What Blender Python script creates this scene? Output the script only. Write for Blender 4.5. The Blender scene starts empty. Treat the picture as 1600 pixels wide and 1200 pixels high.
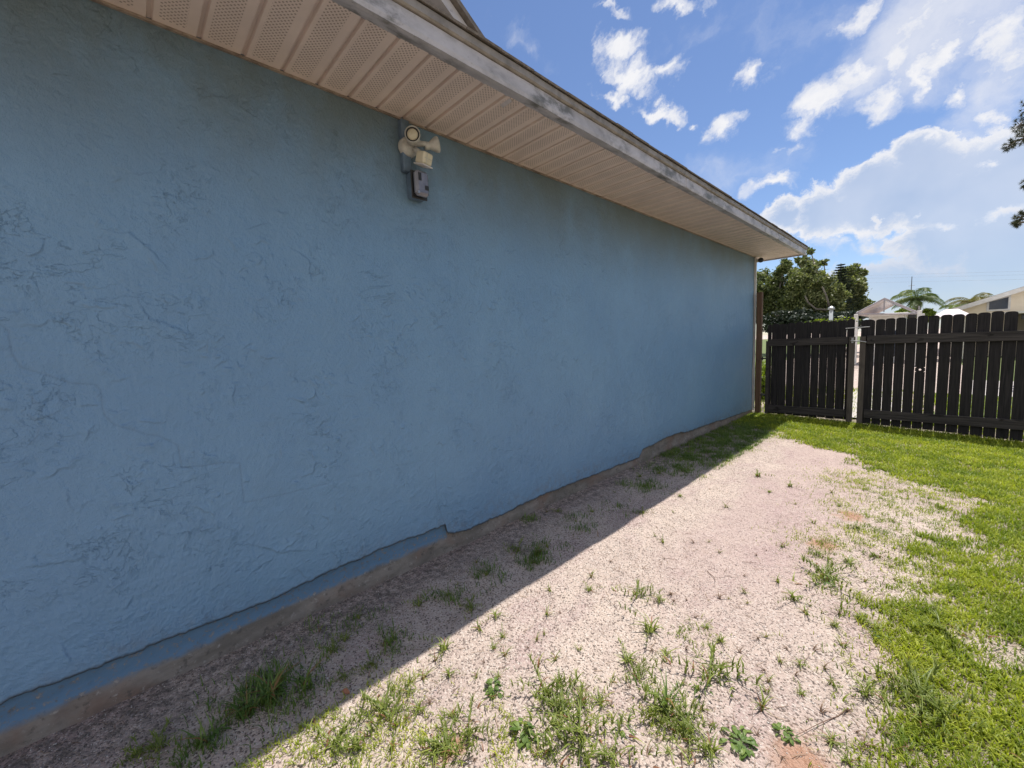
import bpy, math, random
import numpy as np
from mathutils import Vector, Matrix, Euler
random.seed(7); rng = np.random.default_rng(11)
SC = bpy.context.scene; COL = SC.collection
R_ = math.radians

# ------------------------------------------------------------ camera
F_PX = 628.0; CX, CY = 800.0, 600.0
CAM = np.array([2.0, 0.0, 1.244])
_Y = np.array([1461-CX, 512-CY, F_PX]); _Y /= np.linalg.norm(_Y)
_p2 = np.array([1461-CX-1000, 512-CY+40, F_PX])
_D = np.cross(_Y, _p2); _D /= np.linalg.norm(_D)
if _D[1] < 0: _D = -_D
_X = np.cross(_Y, -_D)
RM = np.array([_X, _Y, -_D])                   # world = RM @ (right, down, forward)
def ray(u, v):
    d = RM @ np.array([u-CX, v-CY, F_PX]); return d/np.linalg.norm(d)
def at(u, v, y):                               # where a sight line meets the distance y
    d = ray(u, v); return CAM + d*(y-CAM[1])/d[1]
cam = bpy.data.cameras.new('camera'); cam.sensor_width = 36; cam.sensor_fit = 'HORIZONTAL'
cam.lens = F_PX/1600*36; cam.clip_start = .02; cam.clip_end = 3000
co = bpy.data.objects.new('camera', cam); COL.objects.link(co)
rt, up, bk = RM[:, 0], -RM[:, 1], -RM[:, 2]
co.matrix_world = Matrix([[rt[i], up[i], bk[i], CAM[i]] for i in range(3)] + [[0, 0, 0, 1]])
SC.camera = co
SC.view_settings.view_transform = 'Standard'; SC.view_settings.look = 'None'
SC.view_settings.exposure = 0.48; SC.view_settings.gamma = 1

# ------------------------------------------------------------ sun and sky
SUN = Vector((-0.002, 0.36, 1.0)).normalized()
sl = bpy.data.lights.new('sun', 'SUN'); sl.energy = 4.6; sl.angle = R_(.5); sl.color = (1, .955, .89)
so = bpy.data.objects.new('sun', sl); COL.objects.link(so)
so.rotation_euler = SUN.to_track_quat('Z', 'Y').to_euler()

W = bpy.data.worlds.new('World'); SC.world = W; W.use_nodes = True
class NT:
    def __init__(s, tree): s.t = tree; s.n = tree.nodes; s.l = tree.links
    def node(s, typ, **kw):
        n = s.n.new(typ)
        for k, v in kw.items(): setattr(n, k, v)
        return n
    def put(s, sock, v):
        if v is None: return
        if hasattr(v, 'default_value') or isinstance(v, bpy.types.NodeSocket): s.l.new(v, sock)
        else: sock.default_value = v
    def math(s, op, a, b=None, c=None, clamp=False):
        n = s.node('ShaderNodeMath', operation=op, use_clamp=clamp)
        s.put(n.inputs[0], a); s.put(n.inputs[1], b); s.put(n.inputs[2], c); return n.outputs[0]
    def vec(s, op, a, b=None, scale=None):
        n = s.node('ShaderNodeVectorMath', operation=op)
        s.put(n.inputs[0], a); s.put(n.inputs[1], b)
        if scale is not None: s.put(n.inputs['Scale'], scale)
        return n.outputs['Value'] if op in ('LENGTH', 'DOT_PRODUCT', 'DISTANCE') else n.outputs[0]
    def noise(s, vec, scale, detail=4, rough=.55, dist=0):
        n = s.node('ShaderNodeTexNoise'); s.put(n.inputs['Vector'], vec)
        n.inputs['Scale'].default_value = scale; n.inputs['Detail'].default_value = detail
        n.inputs['Roughness'].default_value = rough; n.inputs['Distortion'].default_value = dist
        return n.outputs['Fac']
    def voro(s, vec, scale, feature='F1', out='Distance', rnd=1):
        n = s.node('ShaderNodeTexVoronoi', feature=feature); s.put(n.inputs['Vector'], vec)
        n.inputs['Scale'].default_value = scale; n.inputs['Randomness'].default_value = rnd
        return n.outputs[out]
    def ss(s, x, a, b, lo=0., hi=1.):
        n = s.node('ShaderNodeMapRange', interpolation_type='SMOOTHSTEP')
        s.put(n.inputs[0], x); s.put(n.inputs[1], a); s.put(n.inputs[2], b); s.put(n.inputs[3], lo); s.put(n.inputs[4], hi)
        return n.outputs[0]
    def mix(s, f, a, b, mode='MIX'):
        n = s.node('ShaderNodeMix', data_type='RGBA', blend_type=mode)
        s.put(n.inputs[0], f); s.put(n.inputs[6], c4(a)); s.put(n.inputs[7], c4(b)); return n.outputs[2]
    def mapping(s, vec, loc=(0,0,0), rot=(0,0,0), scale=(1,1,1), typ='POINT'):
        n = s.node('ShaderNodeMapping', vector_type=typ); s.put(n.inputs['Vector'], vec)
        if typ == 'POINT' or typ == 'TEXTURE': n.inputs['Location'].default_value = loc
        n.inputs['Rotation'].default_value = rot; n.inputs['Scale'].default_value = scale
        return n.outputs[0]
def c4(v):
    if isinstance(v, (tuple, list)): return (v[0], v[1], v[2], 1)
    return v

def build_world():
    T = NT(W.node_tree); T.n.clear()
    out = T.node('ShaderNodeOutputWorld'); mixs = T.node('ShaderNodeMixShader')
    sky = T.node('ShaderNodeTexSky', sky_type='NISHITA'); sky.sun_disc = False
    sky.sun_elevation = math.asin(SUN.z); sky.sun_rotation = math.atan2(SUN.x, SUN.y)
    sky.air_density = 1.0; sky.dust_density = .15; sky.ozone_density = 2.2; sky.altitude = 10
    b1 = T.node('ShaderNodeBackground'); b1.inputs[1].default_value = .085
    tint = T.mix(1.0, sky.outputs[0], (.97, 1.0, 1.13), 'MULTIPLY')
    T.l.new(tint, b1.inputs[0])
    tc = T.node('ShaderNodeTexCoord'); d = tc.outputs['Generated']
    sep = T.node('ShaderNodeSeparateXYZ'); T.l.new(d, sep.inputs[0]); X, Y, Z = sep.outputs
    Yp = T.math('MAXIMUM', Y, .05)
    px = T.math('DIVIDE', X, Yp); pz = T.math('DIVIDE', Z, Yp)
    cmb = T.node('ShaderNodeCombineXYZ'); T.l.new(px, cmb.inputs[0]); T.l.new(pz, cmb.inputs[1]); P = cmb.outputs[0]
    # warp the sky plane so that every cloud edge is ragged
    wn = T.node('ShaderNodeTexNoise'); T.l.new(P, wn.inputs['Vector'])
    wn.inputs['Scale'].default_value = 8; wn.inputs['Detail'].default_value = 8; wn.inputs['Roughness'].default_value = .6
    w = T.vec('SUBTRACT', wn.outputs['Color'], (.5, .5, .5)); w = T.vec('SCALE', w, scale=.17)
    PW = T.vec('ADD', P, w)
    def pq(u, v): r = ray(u, v); return np.array([r[0]/r[1], r[2]/r[1]])
    def field(blobs, P_):
        acc = None
        for (u, v, ru, rv, ang, st) in blobs:
            c = pq(u, v); a = R_(ang)
            e1 = pq(u+ru*math.cos(a), v+ru*math.sin(a))-c; e2 = pq(u-rv*math.sin(a), v+rv*math.cos(a))-c
            m = T.mapping(P_, (c[0], c[1], 0), (0, 0, math.atan2(e1[1], e1[0])), (np.linalg.norm(e1), np.linalg.norm(e2), 1), 'TEXTURE')
            l = T.vec('LENGTH', m); f = T.math('MULTIPLY', T.math('SUBTRACT', 1.0, l), st)
            acc = f if acc is None else T.math('SMOOTH_MAX', acc, f, .15)
        return acc
    wisps = [(968,70,42,34,0,.95),(985,120,58,38,30,1.1),(1045,118,62,20,-18,.8),(960,155,44,16,25,.9),(1025,176,44,16,20,.9),(1060,12,44,18,0,.7),
             (955,8,44,14,10,.8),(1172,116,48,20,-25,.85),(1128,202,38,20,-32,.95),(1206,278,64,20,-6,1.0),(1080,198,12,8,0,.8),
             (1290,150,70,42,-45,1.0),(1350,100,80,50,-35,.8),(1440,110,60,22,-42,1.0),(1375,140,60,30,-30,.7),(1260,180,36,22,-20,.9),(1250,212,60,12,-50,.3),
             (1495,135,50,32,-25,.9),(1545,175,70,26,-35,.8),(1575,215,60,30,-30,.8),(1430,40,110,36,-25,.5),(1330,372,44,14,8,1.0),(1365,395,42,20,10,.7),
             (1560,60,90,60,0,.7),(1400,90,70,40,-35,.75),(1330,30,60,30,-20,.6),(1480,90,60,24,-35,.8),(1450,230,40,10,-30,.8),(1530,260,50,14,-35,.8),(1430,330,30,8,-60,.7),(1360,350,8,26,-30,.7),(1490,350,60,20,-10,.8),(1560,330,60,24,-20,.9),(1300,395,60,12,5,.5),(1210,220,30,8,-30,.3)]
    soft = [(820,75,60,20,35,.45),(1150,262,160,40,-12,.55),(1450,40,240,120,-20,1.5),(1350,110,120,50,-35,1.0),(1530,230,90,60,-20,1.0),(1300,30,140,40,-20,.4),(1560,130,120,130,0,1.0),(1080,60,160,30,-15,.28)]
    body = [(1400,470,330,60,0,1.6),(1225,338,44,34,-10,1.0),(1290,330,80,55,-20,1.3),(1360,310,90,70,-20,1.6),(1440,290,100,90,-20,1.8),(1540,290,110,100,0,2.0),(1600,360,170,110,0,2.0),(1480,380,130,60,0,1.2),(1700,300,200,160,0,2)]
    nz = T.noise(PW, 14, 7, .62); nz2 = T.noise(P, 5, 4, .5)
    n0 = T.math('SUBTRACT', nz, .5)
    fw = T.math('ADD', field(wisps, PW), T.math('MULTIPLY', n0, 2.1))
    dw = T.ss(fw, -.02, .85)
    fs = T.math('ADD', field(soft, PW), T.math('MULTIPLY', T.math('SUBTRACT', T.noise(PW, 6, 5, .6), .5), 1.6))
    ds = T.math('MULTIPLY', T.ss(fs, .0, 1.1), .68)
    fb = T.math('ADD', field(body, T.vec('ADD', P, T.vec('SCALE', w, scale=.55))), T.math('MULTIPLY', T.math('SUBTRACT', T.noise(PW, 26, 8, .68), .5), 1.1))
    db = T.ss(fb, .0, .30); rim = T.ss(fb, .15, .75, 1., 0.)
    low = T.ss(pz, .02, .16, .75, 1.)          # the body thins towards the horizon
    db = T.math('MULTIPLY', db, T.math('MULTIPLY', low, T.ss(rim, 0., 1., .74, .97)))
    # unseen cloud cover outside the view, added as neutral fill light
    back = T.ss(T.noise(d, 2.2, 6, .6), .40, .56); back = T.math('MULTIPLY', back, T.ss(Y, .0, .3, 1., 0.))
    back = T.math('MULTIPLY', back, .95)
    dens = T.math('MAXIMUM', T.math('MAXIMUM', dw, ds), T.math('MAXIMUM', db, back))
    dens = T.math('MULTIPLY', dens, T.ss(Z, -.02, .03))
    gb = T.math('MULTIPLY', T.math('SUBTRACT', 1., rim), T.ss(fb, 0., .1))
    gb = T.math('MULTIPLY', gb, T.ss(dw, .3, .9, 1., .25))
    gb = T.math('MULTIPLY', gb, T.ss(nz2, .25, .7, 1., .45))
    colr = T.mix(gb, (.97, .97, 1.), (.46, .57, .77))
    colr = T.mix(T.ss(pz, .20, .04, 0., .75), colr, (.44, .54, .74))      # bluish haze bank low in the sky
    colr = T.mix(T.ss(nz, .45, .7, .0, .22), colr, (.62, .68, .82))
    colr = T.mix(T.ss(Y, .0, .3, 1., 0.), colr, (1.25, 1.22, 1.2))     # unseen clouds brightened to fill the shaded wall and sand
    b2 = T.node('ShaderNodeBackground'); b2.inputs[1].default_value = .68; T.l.new(colr, b2.inputs[0])
    T.l.new(dens, mixs.inputs[0]); T.l.new(b1.outputs[0], mixs.inputs[1]); T.l.new(b2.outputs[0], mixs.inputs[2])
    T.l.new(mixs.outputs[0], out.inputs[0])
build_world()

# ------------------------------------------------------------ helpers
def tag(o, label=None, cat=None, group=None, kind=None):
    if label: o['label'] = label
    if cat: o['category'] = cat
    if group: o['group'] = group
    if kind: o['kind'] = kind
    return o
def empty(name, loc, label=None, cat=None, group=None):
    o = bpy.data.objects.new(name, None); COL.objects.link(o); o.location = loc; o.empty_display_size = .1
    return tag(o, label, cat, group)
def raw(name, V, F, mat, parent=None, smooth=False, attrs=None):
    org = Vector((0, 0, 0)); p = parent
    while p is not None: org += p.location; p = p.parent
    V = np.asarray(V, float).reshape(-1, 3) - np.array(org)
    me = bpy.data.meshes.new(name)
    if isinstance(F, np.ndarray):
        k = F.shape[1]; me.vertices.add(len(V)); me.vertices.foreach_set('co', V.astype(np.float32).ravel())
        me.loops.add(F.size); me.loops.foreach_set('vertex_index', F.astype(np.int32).ravel())
        me.polygons.add(len(F)); me.polygons.foreach_set('loop_start', np.arange(0, F.size, k, dtype=np.int32))
        me.update(calc_edges=True)
    else:
        me.from_pydata([tuple(v) for v in V], [], F); me.update()
    if smooth: me.polygons.foreach_set('use_smooth', np.ones(len(me.polygons), bool))
    for k, a in (attrs or {}).items():
        at_ = me.attributes.new(k, 'FLOAT', 'POINT'); at_.data.foreach_set('value', np.asarray(a, np.float32))
    me.materials.append(mat)
    o = bpy.data.objects.new(name, me); COL.objects.link(o); o.parent = parent
    return o
class MB:
    def __init__(s): s.v = []; s.f = []
    def add(s, V, F):
        b = len(s.v); s.v += [tuple(map(float, v)) for v in V]; s.f += [tuple(i+b for i in f) for f in F]
    def box(s, x0, x1, y0, y1, z0, z1, M=None, bev=0):
        if bev:
            b = min(bev, (x1-x0)/2.1, (y1-y0)/2.1, (z1-z0)/2.1); V = []; 
            for sx, X in ((1, x0), (-1, x1)):
                for sy, Y in ((1, y0), (-1, y1)):
                    for sz, Z in ((1, z0), (-1, z1)):
                        V += [(X, Y+sy*b, Z+sz*b), (X+sx*b, Y, Z+sz*b), (X+sx*b, Y+sy*b, Z)]
            def i(a, c, e, k): return ((a*2+c)*2+e)*3+k
            F = [(i(0,0,0,0), i(0,0,1,0), i(0,1,1,0), i(0,1,0,0)), (i(1,0,0,0), i(1,1,0,0), i(1,1,1,0), i(1,0,1,0)),
                 (i(0,0,0,1), i(1,0,0,1), i(1,0,1,1), i(0,0,1,1)), (i(0,1,0,1), i(0,1,1,1), i(1,1,1,1), i(1,1,0,1)),
                 (i(0,0,0,2), i(0,1,0,2), i(1,1,0,2), i(1,0,0,2)), (i(0,0,1,2), i(1,0,1,2), i(1,1,1,2), i(0,1,1,2))]
            for c in (0, 1):
                for e in (0, 1):
                    F.append((i(0,c,e,1), i(1,c,e,1), i(1,c,e,2), i(0,c,e,2)))
                    F.append((i(c,0,e,0), i(c,1,e,0), i(c,1,e,2), i(c,0,e,2)))
                    F.append((i(c,e,0,0), i(c,e,1,0), i(c,e,1,1), i(c,e,0,1)))
                    for a in (0, 1): F.append((i(a,c,e,0), i(a,c,e,1), i(a,c,e,2)))
        else:
            V = [(x, y, z) for x in (x0, x1) for y in (y0, y1) for z in (z0, z1)]
            F = [(0,1,3,2), (4,6,7,5), (0,4,5,1), (2,3,7,6), (0,2,6,4), (1,5,7,3)]
        if M is not None: V = [tuple(M @ Vector(v)) for v in V]
        s.add(V, F)
    def tube(s, pts, rad, n=8, cap=True):
        pts = [Vector(p) for p in pts]; rad = rad if isinstance(rad, (list, tuple)) else [rad]*len(pts)
        V = []; F = []; ref = Vector((.31, .17, .93))
        for i, p in enumerate(pts):
            t = (pts[min(i+1, len(pts)-1)]-pts[max(i-1, 0)]).normalized()
            a = t.cross(ref)
            if a.length < .05: a = t.cross(Vector((1, 0, 0)))
            a.normalize(); b = t.cross(a)
            for k in range(n):
                q = 2*math.pi*k/n; V.append(p + (a*math.cos(q)+b*math.sin(q))*rad[i])
        for i in range(len(pts)-1):
            for k in range(n): F.append((i*n+k, i*n+(k+1) % n, (i+1)*n+(k+1) % n, (i+1)*n+k))
        if cap: F += [tuple(range(n))[::-1], tuple(range((len(pts)-1)*n, len(pts)*n))]
        s.add(V, F)
    def lathe(s, prof, origin, axis, n=28):   # prof: (radius, height along axis)
        ax = Vector(axis).normalized(); a = ax.cross(Vector((.2, .3, .93))).normalized(); b = ax.cross(a)
        V = []; F = []
        for (r, h) in prof:
            for k in range(n):
                q = 2*math.pi*k/n; V.append(Vector(origin)+ax*h+(a*math.cos(q)+b*math.sin(q))*max(r, 1e-4))
        for i in range(len(prof)-1):
            for k in range(n): F.append((i*n+k, i*n+(k+1) % n, (i+1)*n+(k+1) % n, (i+1)*n+k))
        s.add(V, F)
    def prism(s, poly, y0, y1):               # polygon in x,z pushed along y
        n = len(poly); V = [(x, y0, z) for x, z in poly]+[(x, y1, z) for x, z in poly]
        F = [tuple(range(n)), tuple(range(n, 2*n))[::-1]]+[(i, i+n, (i+1) % n+n, (i+1) % n) for i in range(n)]
        s.add(V, F)
    def build(s, name, mat, parent=None, smooth=False):
        o = raw(name, s.v, s.f, mat, parent, smooth)
        return o

def new_mat(name):
    m = bpy.data.materials.new(name); m.use_nodes = True
    T = NT(m.node_tree); b = T.n['Principled BSDF']; return m, T, b
def coords(T, kind='Object'):
    if kind == 'World': g = T.node('ShaderNodeNewGeometry'); return g.outputs['Position']
    return T.node('ShaderNodeTexCoord').outputs[kind]
def attr(T, name): return T.node('ShaderNodeAttribute', attribute_name=name).outputs['Fac']
def bump(T, b, h, strength=.3, dist=.01):
    n = T.node('ShaderNodeBump'); n.inputs['Strength'].default_value = strength; n.inputs['Distance'].default_value = dist
    T.put(n.inputs['Height'], h); T.l.new(n.outputs[0], b.inputs['Normal']); return n
def simple(name, a, b2=None, scale=8, rough=.6, bs=.15, bd=.004, stretch=(1, 1, 1), metal=0, spec=.5, detail=5):
    m, T, b = new_mat(name); P = T.mapping(coords(T, 'World'), scale=stretch)
    n = T.noise(P, scale, detail, .62)
    T.put(b.inputs['Base Color'], T.mix(T.ss(n, .3, .7), a, b2 or a))
    b.inputs['Roughness'].default_value = rough; b.inputs['Metallic'].default_value = metal
    b.inputs['Specular IOR Level'].default_value = spec
    if bs: bump(T, b, T.noise(P, scale*5, 4), bs, bd)
    return m

# ------------------------------------------------------------ materials
def stucco_mat():
    m, T, b = new_mat('blue stucco'); P = coords(T, 'World')
    n1 = T.noise(P, 1.3, 5, .6); n2 = T.noise(P, 9, 5, .6); n3 = T.noise(P, 260, 3, .6)
    c = T.mix(T.ss(n1, .3, .72), (.135, .256, .405), (.160, .290, .435))
    c = T.mix(T.ss(n2, .35, .75, 0., .4), c, (.142, .25, .372))
    sep = T.node('ShaderNodeSeparateXYZ'); T.l.new(P, sep.inputs[0]); z = sep.outputs[2]
    # scuffed, dirty strip just above the ground
    dirt = T.math('MULTIPLY', T.ss(T.math('ADD', z, T.math('MULTIPLY', T.noise(P, 3.2, 6, .65), .32)), .25, .44, 1., 0.), T.ss(T.noise(P, 22, 5, .7), .35, .7))
    c = T.mix(T.math('MULTIPLY', dirt, .55), c, (.15, .155, .16))
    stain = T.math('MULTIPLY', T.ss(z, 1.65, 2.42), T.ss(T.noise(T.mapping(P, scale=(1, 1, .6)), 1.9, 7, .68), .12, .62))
    c = T.mix(T.math('MULTIPLY', stain, .8), c, (.105, .132, .125))   # eave shade painted into the colour as a mottled grey green film
    lips = None; line = None
    for (sc_, st, mk, wd, lo) in ((4.5, (1, .7, 1.35), 1.9, .008, .46), (8., (1, .8, 1.2), 2.6, .012, .48), (15., (1, 1, 1), 3.4, .020, .47)):
        na = T.noise(T.mapping(P, scale=st), sc_, 8, .60, .5); k_ = T.ss(T.noise(T.mapping(P, (3.1*sc_, 0, 0)), mk, 5, .65), lo+.045, lo+.17)
        stp = T.math('MULTIPLY', T.ss(na, .5-wd*.5, .5+wd*.5), k_)
        ln_ = T.math('MULTIPLY', T.ss(T.math('ABSOLUTE', T.math('SUBTRACT', na, .5+wd*.3)), wd*.65, 0., 0., 1.), k_)
        lips = stp if lips is None else T.math('ADD', lips, stp); line = ln_ if line is None else T.math('MAXIMUM', line, ln_)
    c = T.mix(T.math('MULTIPLY', line, .055), c, (.055, .075, .095))
    c = T.mix(attr(T, 'crack'), c, (.055, .075, .095))  # cracks and trowel lips, plus the shadow line painted at the stucco edge
    T.l.new(c, b.inputs['Base Color']); b.inputs['Roughness'].default_value = .44; b.inputs['Specular IOR Level'].default_value = .55
    h = T.math('ADD', T.math('MULTIPLY', n3, .35), T.math('MULTIPLY', T.noise(P, 75, 4, .6), .8))
    h = T.math('ADD', h, T.math('MULTIPLY', T.noise(P, 17, 4), 1.4))
    h = T.math('ADD', h, T.math('MULTIPLY', T.noise(P, 38, 5, .7), 1.3)); h = T.math('ADD', h, T.math('MULTIPLY', lips, .48))
    bump(T, b, h, .9, .0045)
    return m
def sand_mat():
    m, T, b = new_mat('shell sand'); P = coords(T, 'World')
    big = T.noise(P, 1.1, 6, .62); med = T.noise(P, 7, 6, .65); fine = T.noise(P, 120, 4, .65)
    c = T.mix(T.ss(big, .32, .68), (.62, .505, .425), (.52, .415, .358))
    c = T.mix(T.ss(med, .45, .72, 0., .5), c, (.43, .335, .30))
    c = T.mix(T.math('MULTIPLY', T.ss(T.noise(T.mapping(P, scale=(1.6, .8, 1)), 1.6, 6, .68), .47, .66), .7), c, (.43, .31, .295))
    c = T.mix(T.ss(T.noise(P, 3.1, 7, .7), .56, .70, 0., .45), c, (.38, .305, .27))
    v = T.voro(P, 170, out='Distance'); vc = T.node('ShaderNodeTexVoronoi'); T.l.new(P, vc.inputs['Vector']); vc.inputs['Scale'].default_value = 170
    sepc = T.node('ShaderNodeSeparateColor'); T.l.new(vc.outputs['Color'], sepc.inputs[0])
    grain = sepc.outputs[0]
    c = T.mix(T.ss(grain, .76, .90, 0., .85), c, (.11, .085, .072))
    c = T.mix(T.ss(grain, .25, .05, 0., .6), c, (.72, .65, .58))
    c = T.mix(T.ss(fine, .35, .75, 0., .35), c, (.29, .23, .2))
    sx = T.node('ShaderNodeSeparateXYZ'); T.l.new(P, sx.inputs[0]); wx_ = T.math('ADD', sx.outputs[0], T.math('MULTIPLY', T.math('SUBTRACT', T.noise(P, 2.2, 5, .6), .5), .9))
    track = T.math('MULTIPLY', T.math('MULTIPLY', T.ss(wx_, .85, 1.15), T.ss(wx_, 1.5, 1.85, 1., 0.)), T.math('MULTIPLY', T.ss(sx.outputs[1], 1.3, 2.6), T.ss(sx.outputs[1], 5.2, 6.2, 1., 0.)))
    c = T.mix(T.math('MULTIPLY', track, .38), c, (.44, .315, .30))       # worn reddish track
    # rusty clay patches where the sand has worn through
    for (x, y, r) in ((1.66, 3.44, .10), (1.79, 1.30, .12), (1.60, 2.85, .09), (1.02, .62, .05)):
        dd = T.vec('DISTANCE', T.vec('MULTIPLY', P, (1, .75, 0)), (x, y*.75, 0))
        dd = T.math('ADD', dd, T.math('MULTIPLY', T.math('SUBTRACT', T.noise(P, 12, 5, .65), .5), .2))
        c = T.mix(T.ss(dd, r*1.05, r*.2, 0., .8), c, (.40, .215, .135))
    # soil under grass, dark litter near the wall and a painted shadow line at its foot
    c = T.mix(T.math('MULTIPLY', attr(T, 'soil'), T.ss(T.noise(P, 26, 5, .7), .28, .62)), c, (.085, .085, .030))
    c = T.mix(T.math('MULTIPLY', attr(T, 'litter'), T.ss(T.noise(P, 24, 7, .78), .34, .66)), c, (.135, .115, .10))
    T.l.new(c, b.inputs['Base Color']); b.inputs['Roughness'].default_value = .9; b.inputs['Specular IOR Level'].default_value = .15
    h = T.math('ADD', T.math('MULTIPLY', v, -.5), T.math('MULTIPLY', fine, .9)); h = T.math('ADD', h, T.math('MULTIPLY', T.noise(P, 60, 5, .65), .9))
    h = T.math('ADD', h, T.math('MULTIPLY', T.noise(P, 11, 5, .6), 2.2))
    bump(T, b, h, 1., .0075)
    return m
def leaf_mat(name, a, b_, dry=None, trans=.35, rough=.5):
    m, T, b = new_mat(name); r = attr(T, 'rnd')
    c = T.mix(T.ss(r, 0., 1.), a, b_)
    if dry: c = T.mix(T.ss(r, .86, .9), c, dry)
    T.l.new(c, b.inputs['Base Color']); b.inputs['Roughness'].default_value = rough; b.inputs['Specular IOR Level'].default_value = .35
    tr = T.node('ShaderNodeBsdfTranslucent'); T.l.new(T.mix(1., c, (1.25, 1.35, .6), 'MULTIPLY'), tr.inputs[0])
    ms = T.node('ShaderNodeMixShader'); ms.inputs[0].default_value = trans
    T.l.new(b.outputs[0], ms.inputs[1]); T.l.new(tr.outputs[0], ms.inputs[2]); T.l.new(ms.outputs[0], T.n['Material Output'].inputs[0])
    return m
def soffit_mat():
    m, T, b = new_mat('vented tan soffit'); P = coords(T, 'World')
    sep = T.node('ShaderNodeSeparateXYZ'); T.l.new(P, sep.inputs[0]); X, Y, _ = sep.outputs
    L = T.node('ShaderNodeAttribute', attribute_name='lane').outputs['Fac']     # 0..1 across a panel
    s = .0185
    row = T.math('DIVIDE', X, s*.5); rf = T.math('FLOOR', row)
    off = T.math('MULTIPLY', T.math('MODULO', T.math('ABSOLUTE', rf), 2.), .5)
    cx = T.math('FRACT', T.math('ADD', T.math('DIVIDE', Y, s), off)); cxx = T.math('SUBTRACT', cx, .5)
    cy = T.math('SUBTRACT', T.math('FRACT', row), .5)
    dd = T.math('SQRT', T.math('ADD', T.math('POWER', T.math('ABSOLUTE', cxx), 2.), T.math('POWER', T.math('MULTIPLY', T.math('ABSOLUTE', cy), .5), 2.)))
    hole = T.ss(dd, .18, .23, 1., 0.)
    lane = T.math('MULTIPLY', T.ss(L, .25, .27), T.ss(L, .79, .81, 1., 0.))
    ends = T.math('MULTIPLY', T.ss(X, .035, .04), T.ss(X, .505, .51, 1., 0.))
    hole = T.math('MULTIPLY', hole, T.math('MULTIPLY', lane, ends))
    n = T.noise(P, 4, 5, .6)
    c = T.mix(T.ss(n, .3, .7), (.69, .575, .505), (.60, .50, .445))
    c = T.mix(T.math('MULTIPLY', hole, .62), c, (.12, .08, .055))
    T.l.new(c, b.inputs['Base Color']); b.inputs['Roughness'].default_value = .5
    bump(T, b, T.math('MULTIPLY', hole, -1.), .4, .002)
    return m
def wood_mat(name, a, b_, rough=.8):
    m, T, b = new_mat(name); P = coords(T, 'Object'); W_ = coords(T, 'World')
    r = T.node('ShaderNodeObjectInfo').outputs['Random']
    off = T.node('ShaderNodeCombineXYZ'); T.l.new(T.math('MULTIPLY', r, 37.), off.inputs[0])
    Q = T.vec('ADD', W_, off.outputs[0])
    g = T.noise(T.mapping(Q, scale=(1, 1, .05)), 60, 5, .65, .3); k = T.noise(T.mapping(Q, scale=(1, 1, .35)), 9, 4, .6)
    c = T.mix(T.ss(g, .3, .72), a, b_)
    c = T.mix(T.ss(k, .6, .74, 0., .7), c, tuple(x*.35 for x in a))
    c = T.mix(T.math('MULTIPLY', r, .5), c, tuple(x*.6 for x in b_))
    T.l.new(c, b.inputs['Base Color']); b.inputs['Roughness'].default_value = rough; b.inputs['Specular IOR Level'].default_value = .25
    bump(T, b, g, .5, .003); return m
def hwood_mat(name, a, b_):
    m, T, b = new_mat(name); P = coords(T, 'World')
    g = T.noise(T.mapping(P, scale=(.05, 1, 1)), 60, 5, .65, .3)
    c = T.mix(T.ss(g, .3, .72), a, b_)
    c = T.mix(T.ss(T.noise(T.mapping(P, scale=(.5, 1, 1)), 9, 3), .62, .7, 0., .8), c, tuple(x*.3 for x in a))
    T.l.new(c, b.inputs['Base Color']); b.inputs['Roughness'].default_value = .8; b.inputs['Specular IOR Level'].default_value = .25
    bump(T, b, g, .5, .003); return m

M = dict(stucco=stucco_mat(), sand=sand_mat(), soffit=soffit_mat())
M['footing'] = None
def footing_mat():
    m, T, b = new_mat('weathered footing'); P = coords(T, 'World')
    n = T.noise(T.mapping(P, scale=(1, .6, 1.6)), 7, 6, .68); n2 = T.noise(P, 2.2, 5, .6); n3 = T.noise(P, 45, 5, .7)
    c = T.mix(T.ss(n, .32, .66), (.235, .205, .175), (.135, .118, .098))
    c = T.mix(T.ss(n2, .5, .66, 0., .75), c, (.18, .115, .085))
    c = T.mix(T.ss(n2, .44, .34, 0., .5), c, (.13, .125, .085))
    c = T.mix(T.ss(n3, .58, .70, 0., .6), c, (.36, .33, .30)); c = T.mix(T.ss(T.noise(P, 30, 6, .72), .54, .66, 0., .7), c, (.075, .065, .055))
    c = T.mix(T.math('MULTIPLY', attr(T, 'paint'), T.ss(n3, .70, .5)), c, (.10, .185, .285))
    T.l.new(c, b.inputs['Base Color']); b.inputs['Roughness'].default_value = .85
    bump(T, b, T.math('ADD', n, n3), .6, .006); return m
M['footing'] = footing_mat()
def fascia_mat():
    m, T, b = new_mat('stained aluminium fascia'); P = coords(T, 'World')
    n = T.noise(T.mapping(P, scale=(1, .5, 1)), 9, 6, .7); n2 = T.noise(P, 2.0, 5, .6); sp = T.noise(P, 55, 5, .7)
    c = T.mix(T.ss(n, .3, .7), (.50, .475, .48), (.36, .34, .34))
    c = T.mix(T.math('MULTIPLY', T.ss(n2, .42, .58), T.ss(n, .44, .62)), c, (.15, .145, .13))
    c = T.mix(T.ss(sp, .60, .72, 0., .5), c, (.14, .13, .12))
    T.l.new(c, b.inputs['Base Color']); b.inputs['Roughness'].default_value = .55; bump(T, b, n, .15, .004); return m
M['fascia'] = fascia_mat()
M['drip'] = simple('grey brown drip edge', (.30, .27, .24), (.18, .16, .14), 12, .7, .3, .004)
M['shingle'] = simple('asphalt shingle', (.22, .19, .165), (.13, .115, .10), 30, .95, .6, .006)
M['siding'] = simple('grey gable siding', (.50, .46, .42), (.42, .385, .36), 6, .7, .2, .003)
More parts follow.
